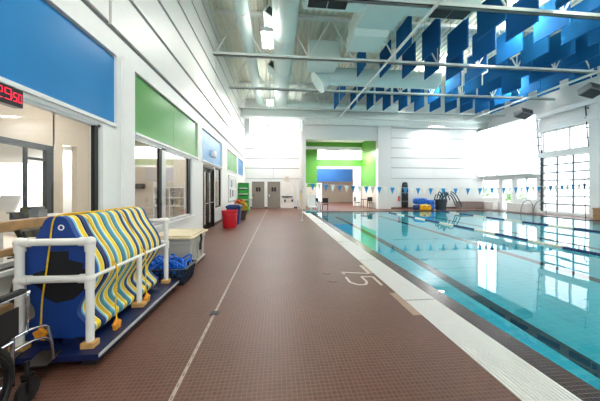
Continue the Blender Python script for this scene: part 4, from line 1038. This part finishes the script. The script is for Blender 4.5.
# ropes with star floats
def starpoly(r0, r1, n=5): return [((r0 if k % 2 == 0 else r1) * math.cos(PI * k / n + .3), (r0 if k % 2 == 0 else r1) * math.sin(PI * k / n + .3)) for k in range(2 * n)]
def tether(pts, face, label):
    e = Vector(pts[-1]); t = thing('tether_rope', e, label, 'rope', 'yellow ropes with star floats')
    b = MB(); b.tube(smoothpts(pts, 6), .007, 6); obj('rope', b, 'rope', t, smooth=True)
    b = MB(); sp = starpoly(.068, .044)
    if face == 'y': b.prism(sp, lambda u, v, w: (e.x + u, e.y + w, e.z - .04 + v), -.02, .02)
    else: b.prism(sp, lambda u, v, w: (e.x + w, e.y + u, e.z - .04 + v), -.02, .02)
    obj('star_float', b, 'star', t, bevel=.012)
tether([(-2.0, 2.9, 1.315), (-2.02, 2.65, 1.32), (-2.03, 2.56, 1.315), (-2.06, 2.512, 1.27), (-2.09, 2.505, 1.0), (-2.11, 2.5, .8), (-2.11, 2.46, .55), (-2.105, 2.44, .3)], 'y', 'yellow rope with a star float hanging down the blue front mat')
tether([(-2.01, 2.7, 1.318), (-1.93, 2.74, 1.25), (-1.815, 2.76, 1.04), (-1.72, 2.78, .84), (-1.67, 2.78, .74), (-1.665, 2.77, .5), (-1.67, 2.76, .36), (-1.65, 2.75, .2)], 'x', 'yellow rope with a star float hanging down the striped side, nearer the front post')
tether([(-2.01, 3.3, 1.318), (-1.93, 3.32, 1.25), (-1.815, 3.33, 1.04), (-1.72, 3.34, .84), (-1.67, 3.35, .74), (-1.665, 3.35, .45), (-1.66, 3.34, .32), (-1.64, 3.33, .22)], 'x', 'yellow rope with a star float hanging beside the middle post')
b = MB(); b.tube(smoothpts([(-2.03, 2.6, 1.31), (-2.05, 2.8, 1.308), (-2.01, 3.0, 1.312), (-2.05, 3.2, 1.308), (-2.01, 3.5, 1.312), (-2.04, 3.7, 1.308), (-2.03, 3.8, 1.31)], 6), .009, 6)
obj('tie_rope', b, 'rope', smooth=True, label='yellow rope lying along the top edge of the foam mats', cat='rope', loc=(-2.08, 3.2, 1.31))

# ------------------------------------------------------------------ wheelchair facing the rack
wx, wy = -2.12, 1.60
t = thing('wheelchair', (wx, wy, 0), 'black and chrome wheelchair parked in front of the mat rack', 'wheelchair')
for s in (1, -1):
    X = wx + s * .30
    ring = [(X, wy + .285 * math.cos(a), .30 + .285 * math.sin(a)) for a in [2 * PI * k / 36 for k in range(36)]]
    b = MB(); b.tube(ring, .024, 10, closed=True); wh = obj('wheel', b, 'rubber', t, smooth=True, label='large rear wheel')
    b = MB(); ring2 = [(X, wy + .262 * math.cos(a), .30 + .262 * math.sin(a)) for a in [2 * PI * k / 36 for k in range(36)]]; b.tube(ring2, .012, 6, closed=True); obj('rim', b, 'darkmetal', wh, smooth=True)
    b = MB(); ring2 = [(X + s * .035, wy + .25 * math.cos(a), .30 + .25 * math.sin(a)) for a in [2 * PI * k / 36 for k in range(36)]]; b.tube(ring2, .009, 8, closed=True); obj('hand_rim', b, 'black', wh, smooth=True)
    b = MB()
    for k in range(14):
        a = 2 * PI * k / 14; b.tube([(X, wy, .3), (X, wy + .26 * math.cos(a), .3 + .26 * math.sin(a))], .003, 4)
    b.tube([(X - .03, wy, .3), (X + .03, wy, .3)], .025, 10); obj('spokes', b, 'chrome', wh)
    xf = wx + s * .245
    b = MB()
    b.tube(smoothpts([(xf, wy - .18, .93), (xf, wy - .2, .88), (xf, wy - .2, .5), (xf, wy - .2, .2)], 3), .012, 8)
    b.tube([(xf, wy - .2, .47), (xf, wy + .36, .47)], .012, 8); b.tube([(xf, wy - .2, .2), (xf, wy + .36, .2)], .012, 8)
    b.tube([(xf, wy + .36, .5), (xf, wy + .36, .15)], .012, 8)
    obj('side_frame', b, 'chrome', t, smooth=True)
    b = MB(); b.tube(smoothpts([(xf, wy - .19, .76), (xf, wy + .42, .78), (xf, wy + .47, .76), (xf, wy + .47, .66), (xf, wy + .46, .47)], 3), .011, 8); am = obj('armrest', b, 'chrome', t, smooth=True)
    b = MB(); b.box(xf - .027, xf + .027, wy - .12, wy + .44, .785, .82); obj('arm_pad', b, 'black', am, bevel=.01)
    b = MB(); b.box(xf - .004, xf + .004, wy - .1, wy + .40, .5, .7); obj('skirt_guard', b, 'black', am)
    # caster
    xc, yc = xf + s * .06, wy + .40
    b = MB(); b.tube([(xc - .014, yc, .085), (xc + .014, yc, .085)], .083, 20); cs_ = obj('caster', b, 'rubber', t, smooth=True)
    b = MB(); b.box(xc - .026, xc - .018, yc - .02, yc + .02, .08, .2); b.box(xc + .018, xc + .026, yc - .02, yc + .02, .08, .2); b.box(xc - .026, xc + .026, yc - .025, yc + .025, .19, .215); b.tube([(xc, yc, .2), (xc, yc, .3)], .016, 10); obj('fork', b, 'darkmetal', cs_)
    # legrest
    b = MB(); b.tube(smoothpts([(xf, wy + .36, .49), (xf, wy + .5, .485), (xf, wy + .62, .44), (xf, wy + .66, .34), (xf, wy + .68, .2), (xf, wy + .69, .13)], 4), .011, 8)
    b.tube(smoothpts([(xf, wy + .36, .4), (xf, wy + .5, .39), (xf, wy + .61, .35), (xf, wy + .655, .3)], 3), .009, 8); lg = obj('legrest', b, 'chrome', t, smooth=True)
    b = MB(); b.obox((xf - s * .09, wy + .70, .125), (.17, .16, .018), Matrix.Rotation(R(12), 3, 'X')); obj('footplate', b, 'black', lg, bevel=.005)
    b = MB(); b.tube([(xf, wy - .18, .93), (xf, wy - .30, .93)], .018, 10); obj('push_handle', b, 'rubber', t, smooth=True)
b = MB(); b.box(wx - .235, wx + .235, wy - .19, wy + .36, .47, .5); obj('seat', b, 'black', t, bevel=.012)
b = MB(); b.box(wx - .235, wx + .235, wy - .225, wy - .195, .5, .9); obj('backrest', b, 'black', t, bevel=.01)
b = MB(); b.tube([(wx - .23, wy + .1, .2), (wx + .23, wy + .1, .46)], .012, 8); b.tube([(wx + .23, wy + .13, .2), (wx - .23, wy + .13, .46)], .012, 8); b.tube([(wx - .29, wy, .3), (wx + .29, wy, .3)], .012, 8); obj('cross_brace', b, 'chrome', t, smooth=True)

# ------------------------------------------------------------------ daylight
w = bpy.data.worlds.new('sky'); bpy.context.scene.world = w; w.use_nodes = True
bg = w.node_tree.nodes['Background']; bg.inputs['Color'].default_value = (.92, .97, 1.0, 1); bg.inputs['Strength'].default_value = 2.6
def area(name, loc, rot, sx, sy, e, col=(1, 1, 1)):
    L = bpy.data.lights.new(name, 'AREA'); L.shape = 'RECTANGLE'; L.size = sx; L.size_y = sy; L.energy = e; L.color = col
    o = bpy.data.objects.new(name, L); C.objects.link(o); o.location = loc; o.rotation_euler = rot

# ------------------------------------------------------------------ camera
cam = bpy.data.cameras.new('camera'); co = bpy.data.objects.new('camera', cam); C.objects.link(co)
co.location = (0, 0, 1.55); co.rotation_euler = (R(90), 0, -math.atan(23 / 250))
cam.sensor_width = 36; cam.lens = 15.0; cam.shift_y = -10.5 / 600; cam.clip_end = 200
S = bpy.context.scene; S.camera = co
S.view_settings.view_transform = 'Standard'; S.view_settings.look = 'None'; S.view_settings.gamma = 1.0; S.view_settings.use_curve_mapping = False
S.view_settings.exposure = 0.6
